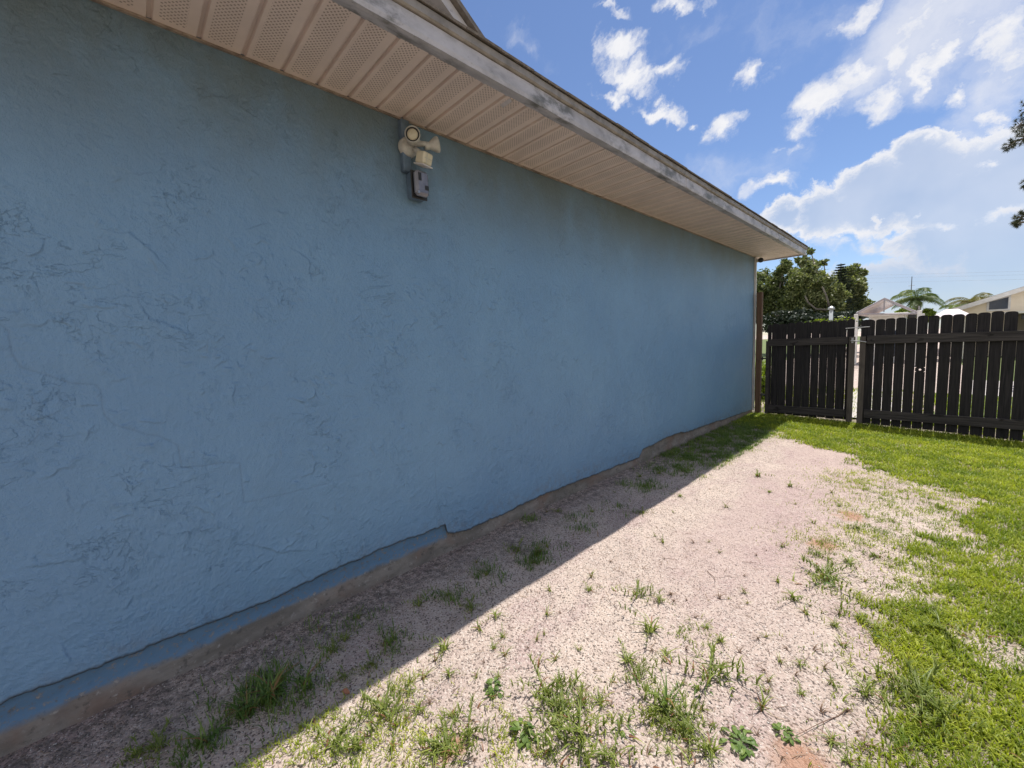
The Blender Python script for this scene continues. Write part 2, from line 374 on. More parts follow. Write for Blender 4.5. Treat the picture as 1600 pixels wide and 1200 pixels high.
M['white'] = simple('white trim', (.70, .68, .66), (.55, .53, .50), 5, .5, .1, .002)
M['cream'] = simple('yellowed cream plastic', (.60, .545, .40), (.50, .45, .32), 14, .4, .08, .002)
M['fixture'] = simple('grey cream weathered plastic', (.50, .485, .43), (.33, .32, .285), 20, .5, .15, .002)
M['black'] = simple('black rubber', (.012, .012, .012), (.02, .02, .02), 20, .5, 0)
M['bluebox'] = simple('blue painted box', (.12, .175, .235), (.08, .115, .155), 14, .45, .1, .002)
M['cover'] = simple('cloudy grey cover', (.20, .205, .235), (.10, .10, .125), 9, .22, .05, .002, spec=.8)
M['glassdark'] = simple('dark window glass', (.018, .026, .045), (.03, .042, .07), 3, .12, 0, spec=.6)
M['fence'] = wood_mat('dark weathered picket', (.008, .008, .0095), (.034, .030, .032))
M['fence_rail'] = hwood_mat('dark grey weathered rail', (.028, .025, .025), (.066, .058, .056))
M['stile'] = wood_mat('grey weathered stile', (.075, .062, .055), (.13, .11, .098))
M['post'] = wood_mat('brown timber post', (.085, .050, .032), (.15, .090, .058))
M['galv'] = simple('galvanised steel', (.42, .42, .42), (.28, .28, .28), 40, .4, .1, .001, metal=.7)
M['blackmetal'] = simple('black iron', (.015, .015, .016), (.03, .028, .026), 40, .5, .1, .001)
M['bark'] = simple('grey bark', (.20, .175, .14), (.11, .095, .075), 5, .9, .5, .03)
M['palmbark'] = simple('palm trunk', (.17, .15, .125), (.10, .085, .07), 5, .9, .5, .03)
M['beige'] = simple('beige painted stucco', (.80, .70, .54), (.74, .65, .50), 1.5, .8, .1, .01)
M['panroof'] = simple('white pan roof', (.60, .52, .52), (.52, .45, .46), 2, .5, .05, .01)
M['road'] = simple('pale concrete drive', (.50, .45, .42), (.42, .375, .35), 1.2, .9, .3, .01)
M['meadow'] = simple('distant lawn', (.085, .12, .028), (.125, .145, .045), .8, .95, .6, .05)
M['straw'] = leaf_mat('dry straw', (.16, .095, .065), (.30, .21, .14), trans=.1)
M['chip'] = leaf_mat('shell chip', (.34, .29, .26), (.74, .69, .64), dry=(.10, .08, .07), trans=0)
M['lawn'] = leaf_mat('lawn blade', (.12, .185, .014), (.46, .485, .05), dry=(.34, .27, .11), trans=.4)
M['weed'] = leaf_mat('weed leaf', (.085, .15, .03), (.20, .27, .065), dry=(.30, .16, .07), trans=.33)
M['tuft'] = leaf_mat('tuft blade', (.12, .165, .03), (.30, .33, .08), dry=(.24, .11, .06), trans=.33)
M['treeA'] = leaf_mat('broad leaf crown', (.055, .080, .028), (.24, .265, .11), trans=.3)
M['treeB'] = leaf_mat('olive crown', (.075, .10, .036), (.31, .33, .15), trans=.3)
M['conifer'] = leaf_mat('dark conifer', (.012, .022, .012), (.030, .045, .025), trans=.1)
M['palmleaf'] = leaf_mat('palm frond', (.07, .11, .04), (.22, .27, .10), trans=.3)
M['palmdry'] = leaf_mat('yellow frond', (.16, .15, .055), (.26, .23, .09), trans=.3)
M['pine'] = leaf_mat('pine needles', (.035, .045, .022), (.085, .095, .045), trans=.15)
M['hedge'] = leaf_mat('lime shrub', (.16, .22, .02), (.30, .38, .04), trans=.4)
M['vine'] = leaf_mat('vine leaf', (.10, .15, .02), (.26, .30, .05), trans=.4)

# ------------------------------------------------------------ ground
def sstep(a, b, x): t = np.clip((x-a)/(b-a), 0, 1); return t*t*(3-2*t)
def lattice(seed, n=64):
    g = np.random.default_rng(seed).random((n, n))
    def f(x, y):
        xi = np.floor(x).astype(int); yi = np.floor(y).astype(int); fx = x-xi; fy = y-yi
        fx = fx*fx*(3-2*fx); fy = fy*fy*(3-2*fy)
        a = g[xi % n, yi % n]; b = g[(xi+1) % n, yi % n]; c = g[xi % n, (yi+1) % n]; d = g[(xi+1) % n, (yi+1) % n]
        return (a*(1-fx)+b*fx)*(1-fy)+(c*(1-fx)+d*fx)*fy
    return f
_l = [lattice(s) for s in range(5)]
def fbm(x, y, o=4):
    x = np.asarray(x, float); y = np.asarray(y, float); s = 0; a = .5; t = 0
    for i in range(o): s = s+a*_l[i](x*2**i+7.3*i, y*2**i+3.1*i); t += a; a *= .55
    return s/t
def ground_z(x, y):
    x = np.asarray(x, float); y = np.asarray(y, float); s = sstep(3, 7.2, y)
    z = -.02*s-.036*np.clip(x-.6, 0, 3.5)*s
    near = sstep(-.6, 0, y+.4)*(1-sstep(9, 12, y))
    return z+((fbm(x*2.3, y*2.3)-.5)*.014+(fbm(x*13, y*13, 3)-.5)*.008)*near
bx = [(-3, 2.2), (.5, 2.12), (1.6, 2.13), (1.94, 2.17), (2.12, 2.03), (2.4, 2.01), (2.47, 2.2), (2.9, 2.15), (3.4, 2.2), (4.43, 2.16), (4.71, 1.82), (5.26, 1.55), (5.47, 1.17), (6.12, .52), (6.4, .2), (7.2, .0), (12, 0)]
def lawn_density(x, y):
    b = np.interp(y, [p[0] for p in bx], [p[1] for p in bx])
    b = b-.07*sstep(3., 2.2, y)
    n = (fbm(x*3, y*3)-.5)*1.0+(fbm(x*11+5, y*11)-.5)*.9
    d = sstep(-.14, .18, x-b+.05+n*.5)
    hole = sstep(.16, .08, np.hypot((x-2.12), (y-4.15)*.6)+n*.3)*.8+sstep(.16, .08, np.hypot((x-2.12), (y-3.55)*.6)+n*.25)*.8+sstep(.14, .07, np.hypot(x-2.22, (y-2.3)*.8)+n*.2)*.8
    d = d*(1-np.clip(hole, 0, 1))
    d = d*(.50+.50*sstep(.34, .52, fbm(x*9+2, y*9+1, 3)))
    far = sstep(6.0, 6.6, y)*sstep(-.05, .1, x); d = np.maximum(d, far*.9)
    return np.clip(d, 0, 1)
def mk_ground():
    xs = np.unique(np.concatenate([np.linspace(-.3, 4.6, 246), np.linspace(4.6, 12, 30), [18, 30, 60, 150, 500], [-1, -3, -8, -20, -60, -150, -500]]))
    ys = np.unique(np.concatenate([np.linspace(-2, 8.2, 410), np.linspace(8.2, 24, 60), [30, 45, 80, 200, 700], [-4, -10, -40, -200]]))
    X, Y = np.meshgrid(xs, ys, indexing='ij'); Z = ground_z(X, Y)
    n, m = X.shape; idx = np.arange(n*m).reshape(n, m)
    F = np.stack([idx[:-1, :-1], idx[1:, :-1], idx[1:, 1:], idx[:-1, 1:]], -1).reshape(-1, 4)
    soil = lawn_density(X, Y)
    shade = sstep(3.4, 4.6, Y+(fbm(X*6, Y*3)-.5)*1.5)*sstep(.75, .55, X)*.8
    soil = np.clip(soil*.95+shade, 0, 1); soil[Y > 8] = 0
    lit = np.maximum(sstep(.42, .10, X+(fbm(X*3, Y*3)-.5)*.5), 1.3*sstep(.07, .03, X))*sstep(-.1, 0, X)  # litter by the wall, plus a narrow painted shadow gap along the footing
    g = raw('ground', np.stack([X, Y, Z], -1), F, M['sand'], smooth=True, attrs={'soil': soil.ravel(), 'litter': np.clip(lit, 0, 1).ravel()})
    tag(g, 'pale shell sand yard with bare patches beside the blue wall', 'ground', kind='structure')
mk_ground()
def sheet(name, x0, x1, y0, y1, dz, mat, label, cat):
    xs = np.linspace(x0, x1, 14); ys = np.linspace(y0, y1, 14); X, Y = np.meshgrid(xs, ys, indexing='ij')
    Z = -.02-.036*np.clip(X-.6, 0, 3.5)+dz; idx = np.arange(196).reshape(14, 14)
    F = np.stack([idx[:-1, :-1], idx[1:, :-1], idx[1:, 1:], idx[:-1, 1:]], -1).reshape(-1, 4)
    return tag(raw(name, np.stack([X, Y, Z], -1), F, mat), label, cat, kind='structure')
sheet('lawn', -40, 40, 8.6, 11.8, .022, M['meadow'], 'mown lawn strip behind the gates', 'lawn')
sheet('road', -60, 60, 11.8, 15.2, .028, M['road'], 'pale concrete road beyond the gates', 'road')
sheet('verge', -60, 60, 15.2, 120, .024, M['meadow'], 'far lawn around the neighbouring houses', 'lawn')
sheet('footpath', .9, 1.75, 7.6, 11.8, .028, M['road'], 'pale concrete path leading from the gates', 'path')

# ------------------------------------------------------------ the house
house = empty('house', (0, 3.5, 0), 'blue stucco house side wall with tan vented eave and shingle roof', 'house')
WT = 2.454; YA, YB = -3.0, 7.25
edge = [(-3, .17), (-.396, .172), (-.1, .166), (.084, .159), (.378, .152), (.6, .168), (.762, .176), (1.0, .178), (1.27, .171), (1.30, .168), (1.312, .110), (1.42, .086), (1.73, .083), (2.1, .098), (2.42, .100), (2.9, .082), (3.3, .072), (3.62, .062), (3.70, .125), (4.2, .152), (4.6, .142), (4.75, .115), (5.27, .108), (6.1, .075), (7.25, .035)]
def wall_mesh():
    ys = np.concatenate([np.linspace(YA, -.6, 60), np.linspace(-.597, 1.9, 780), np.linspace(1.904, 4.5, 420), np.linspace(4.515, YB, 170)]); ys = np.unique(ys)
    nz = 540; t = np.linspace(0, 1, nz)
    zb = np.interp(ys, [e[0] for e in edge], [e[1] for e in edge])
    zb = zb+(fbm(ys*9, ys*0+.3)-.5)*.022+(fbm(ys*45, ys*0+4.3)-.5)*.016
    Yg = np.repeat(ys[:, None], nz, 1); Zg = zb[:, None]+(WT+.01-zb[:, None])*t[None, :]
    H = (fbm(Yg*1.5, Zg*1.5)-.5)*.012+(fbm(Yg*7, Zg*7)-.5)*.0035
    C = np.zeros_like(H); r = random.Random(5)
    def stamp(pts, A, w1, w2, side=1, crack=0):
        P = np.array(pts); y0, y1 = P[:, 0].min()-.05, P[:, 0].max()+.05; z0, z1 = P[:, 1].min()-.05, P[:, 1].max()+.05
        i0, i1 = np.searchsorted(ys, [y0, y1]); 
        if i1-i0 < 2: return
        dz = (WT-.1)/nz; j0 = max(0, int((z0-.24)/dz)); j1 = min(nz, int((z1)/dz)+14)
        if j1-j0 < 2: return
        yy = Yg[i0:i1, j0:j1]; zz = Zg[i0:i1, j0:j1]; best = np.full(yy.shape, 9.); sg = np.zeros(yy.shape); tt = np.zeros(yy.shape)
        n = len(P)-1
        for k in range(n):
            a, b = P[k], P[k+1]; d = b-a; L2 = (d**2).sum()+1e-9
            u = np.clip(((yy-a[0])*d[0]+(zz-a[1])*d[1])/L2, 0, 1)
            qx = yy-(a[0]+u*d[0]); qz = zz-(a[1]+u*d[1]); q = np.hypot(qx, qz); s = np.sign(d[0]*qz-d[1]*qx)
            mk = q < best; best[mk] = q[mk]; sg[mk] = s[mk]; tt[mk] = ((k+u)/n)[mk]
        env = np.sin(np.pi*np.clip(tt, .0, 1))**.5 if not crack else 1.
        prof = np.where(sg*side > 0, np.exp(-(best/w1)**2), np.exp(-(best/w2)))
        H[i0:i1, j0:j1] += A*env*prof
        if crack: C[i0:i1, j0:j1] = np.maximum(C[i0:i1, j0:j1], crack*np.exp(-(best/.0026)**2))
        else: C[i0:i1, j0:j1] = np.maximum(C[i0:i1, j0:j1], .26*env*np.exp(-((best-.0028)/.0022)**2)*(sg*side > 0)*min(1, A/.003))
    def wiggle(y, z, ang, L, j=.35):
        n = max(3, int(L/.011)); p = [(y, z)]; a = ang; j = .55
        for _ in range(n):
            a += r.gauss(0, j); a = ang+(a-ang)*.8; y += math.cos(a)*L/n; z += math.sin(a)*L/n; p.append((y, z))
        return p
    # stepped settlement crack that follows the block joints
    def wp(u, v): d = ray(u, v); q = CAM-d*CAM[0]/d[0]; return (q[1], q[2])
    ck = [(0,505),(12,515),(18,555),(32,574),(70,585),(110,598),(150,602),(157,610),(162,650),(178,664),(215,675),(262,686),(278,696),(284,731),(320,728),(352,722),(375,724),(381,786),(420,778),(500,758),(600,732),(672,718)]
    P = [wp(u, v) for u, v in ck]; Q = []
    for a, b in zip(P[:-1], P[1:]):
        n = max(1, int(math.dist(a, b)/.03))
        for k in range(n): Q.append((a[0]+(b[0]-a[0])*k/n+r.gauss(0, .0015), a[1]+(b[1]-a[1])*k/n+r.gauss(0, .0015)))
    h = int(len(Q)*.72)
    stamp(Q[:h+1], -.0013, .0024, .003, 1, .24)
    stamp(Q[h:], -.0007, .0026, .003, 1, .10)
    vj = [wp(680, 715), wp(681, 760), wp(685, 790), wp(696, 822)]; stamp(vj, -.0009, .003, .004, 1, .18)
    # named strokes read off the wall, then clusters of trowel lips
    for pts in ([(205,460),(222,480),(232,500),(262,507),(292,522),(320,534)], [(122,475),(160,480),(185,480)], [(80,498),(98,500),(112,508)], [(142,356),(200,364),(235,392),(262,420)], [(185,530),(215,538),(232,548)],
                [(95,437),(130,443),(145,452)], [(0,485),(22,490),(48,485)], [(0,636),(16,642)], [(30,510),(65,507),(80,498)], [(450,385),(480,405),(486,440)], [(165,643),(205,642)], [(45,645),(60,655),(95,640)],
                [(350,368),(372,395)], [(390,850),(440,862),(490,858)], [(30,887),(80,880),(130,872)], [(95,1010),(110,1035)]):
        P = [wp(*p) for p in pts]; Q = []
        for a, b in zip(P[:-1], P[1:]):
            for k in range(4): Q.append((a[0]+(b[0]-a[0])*k/4+r.gauss(0, .003), a[1]+(b[1]-a[1])*k/4+r.gauss(0, .003)))
        Q.append(P[-1]); stamp(Q, .0034, .003, .018, r.choice((-1, 1)))
    cl = [(90,680,20,.16,9),(120,620,12,.14,8),(350,560,8,.10,22),(350,610,10,.10,16),(385,415,0,.10,14),(500,600,0,.09,24),(465,470,0,.10,12),(580,520,0,.13,24),(650,450,-20,.10,14),(620,540,0,.12,16),(440,730,0,.18,14),
          (600,660,0,.2,14),(720,680,0,.2,14),(745,480,-30,.12,16),(700,540,-30,.16,14),(770,540,0,.15,12),(530,810,0,.22,16),(640,800,0,.2,18),(200,720,0,.14,14),(60,720,0,.12,10),(160,800,0,.14,10),(60,870,0,.14,10),
          (880,560,0,.2,10),(940,520,0,.25,12),(1000,590,0,.3,10),(1060,600,0,.3,8),(860,660,0,.15,14),(960,660,0,.2,12),(820,700,0,.16,12),(700,300,0,.2,8),(780,420,0,.2,12),(900,430,0,.3,12),(300,330,0,.3,8),(480,300,0,.25,8),(150,360,0,.2,8),(60,400,0,.2,8),(30,610,0,.1,8),(420,860,0,.15,10),(250,870,0,.15,9),(330,790,0,.14,10),(200,950,0,.14,8)]
    for (u, v, ang, spread, cnt) in cl:
        y, z = wp(u, v); base = r.gauss(0, .35) if u < 420 else r.gauss(.5, .7)
        for _ in range(int(cnt*.9)):
            stamp(wiggle(y+r.gauss(0, spread*.8), z+r.gauss(0, spread*.4), base+r.gauss(0, .45), r.choice((.015, .025, .035, .05, .09))*r.uniform(.7, 1.3)), r.uniform(.0018, .0046), .0028, r.uniform(.005, .016), r.choice((-1, 1, 1)))
    for _ in range(400):
        stamp(wiggle(r.uniform(-.6, 7.1), r.uniform(.15, 2.3), r.gauss(.1, .6), r.uniform(.015, .07)), r.uniform(.0005, .0022), .003, r.uniform(.006, .02), r.choice((-1, 1)))
    H[:, 0] *= .3
    V = np.stack([H, Yg, Zg], -1); n, m = H.shape; idx = np.arange(n*m).reshape(n, m)
    F = np.stack([idx[:-1, :-1], idx[1:, :-1], idx[1:, 1:], idx[:-1, 1:]], -1).reshape(-1, 4)
    # bottom lip turned back into the wall, and the return at the corner
    C[:, 0] = 1.; C[:, 1] = .9; C[:, 2] = .4; lip = np.stack([np.full(n, -.035), ys, zb+.012], -1); V = np.concatenate([V.reshape(-1, 3), lip]); li = n*m+np.arange(n)  # dark bottom rows paint in the shadow gap under the stucco lip
    F = np.concatenate([F, np.stack([li[:-1], li[1:], idx[1:, 0], idx[:-1, 0]], -1)])
    rim_ = np.stack([np.full(m, -4.), np.full(m, YB), Zg[-1]], -1); b0 = len(V); V = np.concatenate([V, rim_]); ri = b0+np.arange(m)
    F = np.concatenate([F, np.stack([idx[-1, :-1], ri[:-1], ri[1:], idx[-1, 1:]], -1)])
    c = np.concatenate([C.ravel(), np.full(n, 1.), np.zeros(m)])
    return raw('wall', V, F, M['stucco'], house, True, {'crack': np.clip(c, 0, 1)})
wall_mesh()
def footing():
    ys = np.linspace(YA, YB, 900); prof = [(-.05, .26), (-.026, .22), (-.024, .10), (-.014, .06), (-.004, .03), (.004, -.02), (.006, -.12)]
    V = []; A = []
    for i, y in enumerate(ys):
        w = (fbm(y*4, .2)-.5)*.02; top = .072+(fbm(y*5, 2.2)-.5)*.04 if y < 1.3 else -.2
        for (x, z) in prof: V.append((x+w*.4*(z < .2)+(fbm(y*30, z*60, 3)-.5)*.008, y, z)); 
    zz = np.array([v[2] for v in V]); yy = np.array([v[1] for v in V])
    # finer rows so that the paint line can be ragged
    rows = 26; zs = np.linspace(-.08, .235, rows); Y, Z = np.meshgrid(ys, zs, indexing='ij')
    X = np.interp(Z, [p[1] for p in prof][::-1], [p[0] for p in prof][::-1])+(fbm(Y*4, Y*0+.2)-.5)*.012+(fbm(Y*26, Z*50, 3)-.5)*.010
    line = np.where(Y < 1.31, .078+(fbm(Y*3, Y*0+2.2)-.5)*.035+(fbm(Y*30, Y*0+5.)-.5)*.012, .5)
    paint = sstep(-.006, .006, Z-line)
    idx = np.arange(X.size).reshape(X.shape); F = np.stack([idx[:-1, :-1], idx[1:, :-1], idx[1:, 1:], idx[:-1, 1:]], -1).reshape(-1, 4)
    o = raw('footing', np.stack([X, Y, Z], -1), F, M['footing'], house, True, {'paint': paint.ravel()})
    o['label'] = 'exposed rusty brown concrete footing below the ragged stucco edge'
footing()
# soffit: folded panels with a groove at every seam
EX = .562; EY = 7.68
def soffit():
    P = .1425; y0 = -2.98; V = []; F = []; L = []
    prof = [(0, 0, 0), (.004, 0, .03), (.008, .014, .06), (.019, .014, .13), (.023, 0, .16), (.1425, 0, 1)]
    y = .161-P*22; k = 0; last = None
    while y < EY-.02:
        for (dy, dz, l) in prof[:-1]:
            yy = min(y+dy, EY); b = len(V); V += [(-.6 if y > YB-.0 else -.01, yy, WT+dz), (EX, yy, WT+dz)]; L += [l, l]
            if last is not None:
                F.append((last, last+1, b+1, b)); 
            last = b
        b = len(V); yy = min(y+P-.0004, EY); V += [(-.6 if y > YB else -.01, yy, WT), (EX, yy, WT)]; L += [1, 1]
        F.append((last, last+1, b+1, b)); last = b; y += P
    return raw('soffit', V, F, M['soffit'], house, False, {'lane': L})
soffit()
mb = MB(); mb.box(-.012, .013, YA, YB, WT-.009, WT-.001, bev=0); o = mb.build('channel', simple('tan channel', (.34, .28, .23), (.14, .11, .09), 12, .55), house)
# fascia, drip edge, shingle courses
def strip(name, pts, mat, wav=0, seed=0, y0=YA, y1=EY+.03, parent=house):
    ys = np.linspace(y0, y1, 260); V = []; n = len(pts)
    for y in ys:
        w = (float(fbm(y*3+seed, 1.5+seed))-.5)*wav+(float(fbm(y*22+seed, 9.5))-.5)*wav*.5
        for (x, z) in pts: V.append((x+w*.5, y, z+w))
    F = [(i*n+k, i*n+k+1, (i+1)*n+k+1, (i+1)*n+k) for i in range(len(ys)-1) for k in range(n-1)]
    F += [tuple(range(n)), tuple(range((len(ys)-1)*n, len(ys)*n))[::-1]]
    return raw(name, V, F, mat, parent)
strip('fascia', [(.50, 2.456), (.560, 2.436), (.578, 2.434), (.581, 2.452), (.578, 2.500), (.578, 2.512), (.50, 2.512)], M['fascia'], .004)
strip('drip_edge', [(.50, 2.514), (.585, 2.514), (.592, 2.520), (.590, 2.552), (.50, 2.575)], M['drip'], .005, 3)
mb = MB()
for y in (.62, 3.35, 6.1): mb = MB(); mb.box(.5785, .5825, y, y+.05, 2.438, 2.508); mb.build('fascia_joint', M['fascia'], house)
def roof():
    mb = MB(); sl_ = .36; y = YA; r = random.Random(2)
    # hip roof body
    A = (.60, YA, 2.556); B = (.60, EY+.03, 2.556); ridge = 4.2
    V = [A, B, (.6-ridge, EY-ridge, 2.556+sl_*ridge), (.6-ridge, YA, 2.556+sl_*ridge), (-8, EY+.03, 2.556), (-8+ridge, EY-ridge, 2.556+sl_*ridge)]
    mb.add(V, [(0, 1, 2, 3), (1, 4, 5, 2)])
    mb.build('roof', M['shingle'], house)
    mb = MB()
    for c in range(3):                     # three courses of shingle tabs near the eave
        y = YA
        while y < EY-.15*c:
            w = r.uniform(.14, .30); y2 = min(y+w, EY+.03); x0 = .612-c*.14+r.uniform(-.006, .006); z0 = 2.556+sl_*(.6-x0)+.004+r.uniform(0, .003)
            mb.box(0, .16, y+.003, y2, -.006, .003, Matrix.Translation((x0-.16, 0, z0+sl_*.16))@Matrix.Rotation(math.atan(sl_), 4, 'Y')@Matrix.Diagonal((1, 1, 1, 1)))
            y = y2
    mb.build('shingles', M['shingle'], house)
    mb = MB(); mb.box(-7.9, .578, EY-.0, EY+.018, 2.436, 2.512); mb.build('fascia', M['fascia'], house)
    mb = MB(); mb.box(-7.9, .60, EY+.018, EY+.03, 2.514, 2.556); mb.build('drip_edge', M['drip'], house)
roof()
# corner board at the end of the wall
mb = MB(); mb.box(-.03, .026, YB+.002, YB+.03, .03, WT-.006, bev=.003); mb.build('corner_trim', M['white'], house)
# cross gable rising above the eave
gab = empty('gable', (.3, 0, 2.6)); gab.parent = house; gab.location = (.3, -3.5, 2.6)
def gable():
    p1 = at(744, 66, 1)  # unused guard
    def wx(u, v, x): d = ray(u, v); t = (x-CAM[0])/d[0]; return CAM+d*t
    a = wx(751, 66, .5); b = wx(706, 0, .5); d = (b-a)/abs(b[1]-a[1]); top = a+d*2.4
    foot = a-d*.22
    mbs = MB(); mbs.add([(.42, foot[1]-.15, 2.57), (.42, top[1], top[2]-.03), (.42, 2*top[1]-foot[1]+.15, 2.57), (-2.5, foot[1]-.15, 2.57), (-2.5, top[1], top[2]-.03), (-2.5, 2*top[1]-foot[1]+.15, 2.57)], [(0, 1, 2), (0, 3, 4, 1), (1, 4, 5, 2)])
    mbs.build('gable_wall', M['siding'], gab)
    ln = MB()
    for k in range(26):                   # lap lines of the siding
        z = 2.60+k*.05
        if z > top[2]-.1: break
        fr = (z-foot[2])/(top[2]-foot[2]); yr = foot[1]+(top[1]-foot[1])*fr-.17; yl = 2*top[1]-yr
        ln.box(.421, .427, yl, yr, z, z+.046, Matrix.Identity(4))
    ln.build('siding_boards', M['siding'], gab)
    rk = MB(); rc = MB()
    for s in (0, 1):
        A = Vector(foot); B = Vector(top)
        if s: A.y = 2*top[1]-A.y
        n = Vector((0, -(B-A).z, (B-A).y)).normalized()
        if n.z < 0: n = -n
        def sl(m_, x0, x1, h0, h1):
            V = []
            for x in (x0, x1):
                for h in (h0, h1):
                    for p in (A, B): q = p+n*h; V.append((x, q.y, q.z))
            m_.add(V, [(0,1,3,2), (4,6,7,5), (0,2,6,4), (1,5,7,3), (0,4,5,1), (2,3,7,6)])
        sl(rk, .43, .5, -.055, -.012); sl(rc, -2.6, .525, -.008, .012)
    rk.build('rake_board', M['white'] if False else M['fascia'], gab); rc.build('gable_roof', M['shingle'], gab)
gable()

# ------------------------------------------------------------ things on the wall
def chase():
    o = empty('outlet_box', (.02, 1.2, 2.02), 'blue grey outdoor outlet box with cloudy cover under the floodlight', 'outlet box')
    mb = MB(); mb.box(0, .052, 1.176, 1.262, 2.045, 2.178, bev=.006); mb.build('box', M['bluebox'], o)
    c = MB(); c.box(.052, .060, 1.172, 1.266, 2.040, 2.183, bev=.003); c.build('gasket', M['black'], o)
    c = MB(); c.box(.060, .100, 1.178, 1.260, 2.048, 2.176, bev=.014); cv = c.build('cover', M['cover'], o)
    c = MB(); c.box(.1005, .1035, 1.190, 1.208, 2.120, 2.160, bev=.001); c.build('socket', M['black'], cv); c = MB(); c.box(.1005, .1035, 1.228, 1.250, 2.078, 2.100, bev=.001); c.build('socket', M['black'], cv)
    c = MB(); c.lathe([(.0001, .006), (.007, .006), (.008, 0)], (.1, 1.186, 2.058), (1, 0, 0), 12); c.build('screw', M['galv'], o)
    o = empty('conduit_cover', (.0, 1.17, 2.17), 'narrow blue painted conduit cover between eave and floodlight', 'conduit')
    mb = MB(); mb.box(-.01, .035, 1.148, 1.196, 2.179, WT-.014, bev=.004); b_ = mb.build('channel', M['bluebox'], o)
chase()
def floodlight():
    c = Vector((.04, 1.19, 2.315))
    o = empty('floodlight', c, 'cream twin head motion floodlight on the blue wall below the eave', 'floodlight')
    m = MB(); m.lathe([(.050, -.03), (.050, -.006), (.046, .004), (.036, .012), (.0001, .022)], c+Vector((.0, -.005, -.01)), (1, 0, 0), 32); m.build('wall_plate', M['fixture'], o, True)
    m = MB(); m.tube([c+Vector((.01, .0, .0)), c+Vector((.045, .005, .003)), c+Vector((.055, .02, .015))], [.020, .016, .015], 14); m.tube([c+Vector((.03, .01, 0)), c+Vector((.06, .04, -.005)), c+Vector((.065, .07, .0))], [.018, .013, .012], 14)
    m.build('arm', M['fixture'], o, True)
    # head aimed along the wall towards the viewer
    def head(pos, ax, nm):
        ax = Vector(ax).normalized()
        K = .80; sc_ = lambda p: [(a*K, b*K) for a, b in p]
        h = MB(); h.lathe(sc_([(.0001, -.075), (.020, -.075), (.024, -.066), (.024, -.045), (.022, -.042), (.026, -.036), (.040, -.012), (.048, .004), (.049, .018), (.045, .021), (.043, .014), (.034, .0), (.0001, -.004)]), pos, ax, 32)
        hd = h.build('lamp_head', M['fixture'], o, True)
        r_ = MB(); r_.lathe(sc_([(.0345, .004), (.0405, .012), (.0405, .016), (.0345, .009)]), pos, ax, 32); r_.build('gasket', M['black'], hd, True)
        b_ = MB(); b_.lathe(sc_([(.034, .006), (.033, .014), (.022, .020), (.0001, .023)]), pos, ax, 32); b_.build('bulb_lens', M['cream'], hd, True)
    head(c+Vector((.080, -.030, .010)), (.80, -.62, -.10), 'a')
    head(c+Vector((.080, .105, .002)), (.42, .85, .22), 'b')
    # stubs that join heads to the plate
    m = MB(); m.tube([c+Vector((.02, -.01, .0)), c+Vector((.045, -.012, .01))], [.020, .016], 14); m.build('stub', M['fixture'], o, True)
    s = MB(); Mx = Matrix.Translation(c+Vector((.075, .035, -.085)))@Euler((0, R_(18), R_(14))).to_matrix().to_4x4()@Matrix.Scale(.84, 4)
    s.box(-.040, .034, -.040, .040, -.036, .034, Mx, bev=.008); sb = s.build('motion_sensor', M['cream'], o)
    l = MB(); l.box(.0345, .0365, -.034, .034, -.002, .001, Mx); l.box(.0345, .0365, -.016, -.013, -.032, .030, Mx); l.build('lens_groove', M['fixture'], sb)
    l = MB(); l.box(-.044, .040, -.044, .044, -.043, -.0365, Mx, bev=.002); l.build('sensor_base', M['white'], sb)
    l = MB(); l.tube([c+Vector((.03, .01, -.03)), c+Vector((.06, .03, -.06))], .014, 12); l.build('knuckle', M['fixture'], o, True)
floodlight()
def dome():
    p = at(1187, 407, 7.27); p[0] = .075
    o = empty('camera_dome', (.04, 7.27, p[2]), 'small black security camera at the far corner under the eave', 'security camera')
    m = MB(); m.box(.026, .05, 7.255, 7.29, p[2]-.02, p[2]+.03, bev=.003); m.build('bracket', M['white'], o)
    m = MB(); m.lathe([(.0001, -.045), (.018, -.042), (.033, -.026), (.038, 0), (.036, .018), (.028, .028), (.0001, .03)], (.085, 7.25, p[2]), (.5, -.8, -.2), 20); m.build('housing', M['black'], o, True)
    m = MB(); m.lathe([(.014, -.046), (.014, -.05), (.0001, -.05)], (.085, 7.25, p[2]), (-.5, .8, .2), 14); m.build('lens', M['glassdark'], o, True)
dome()

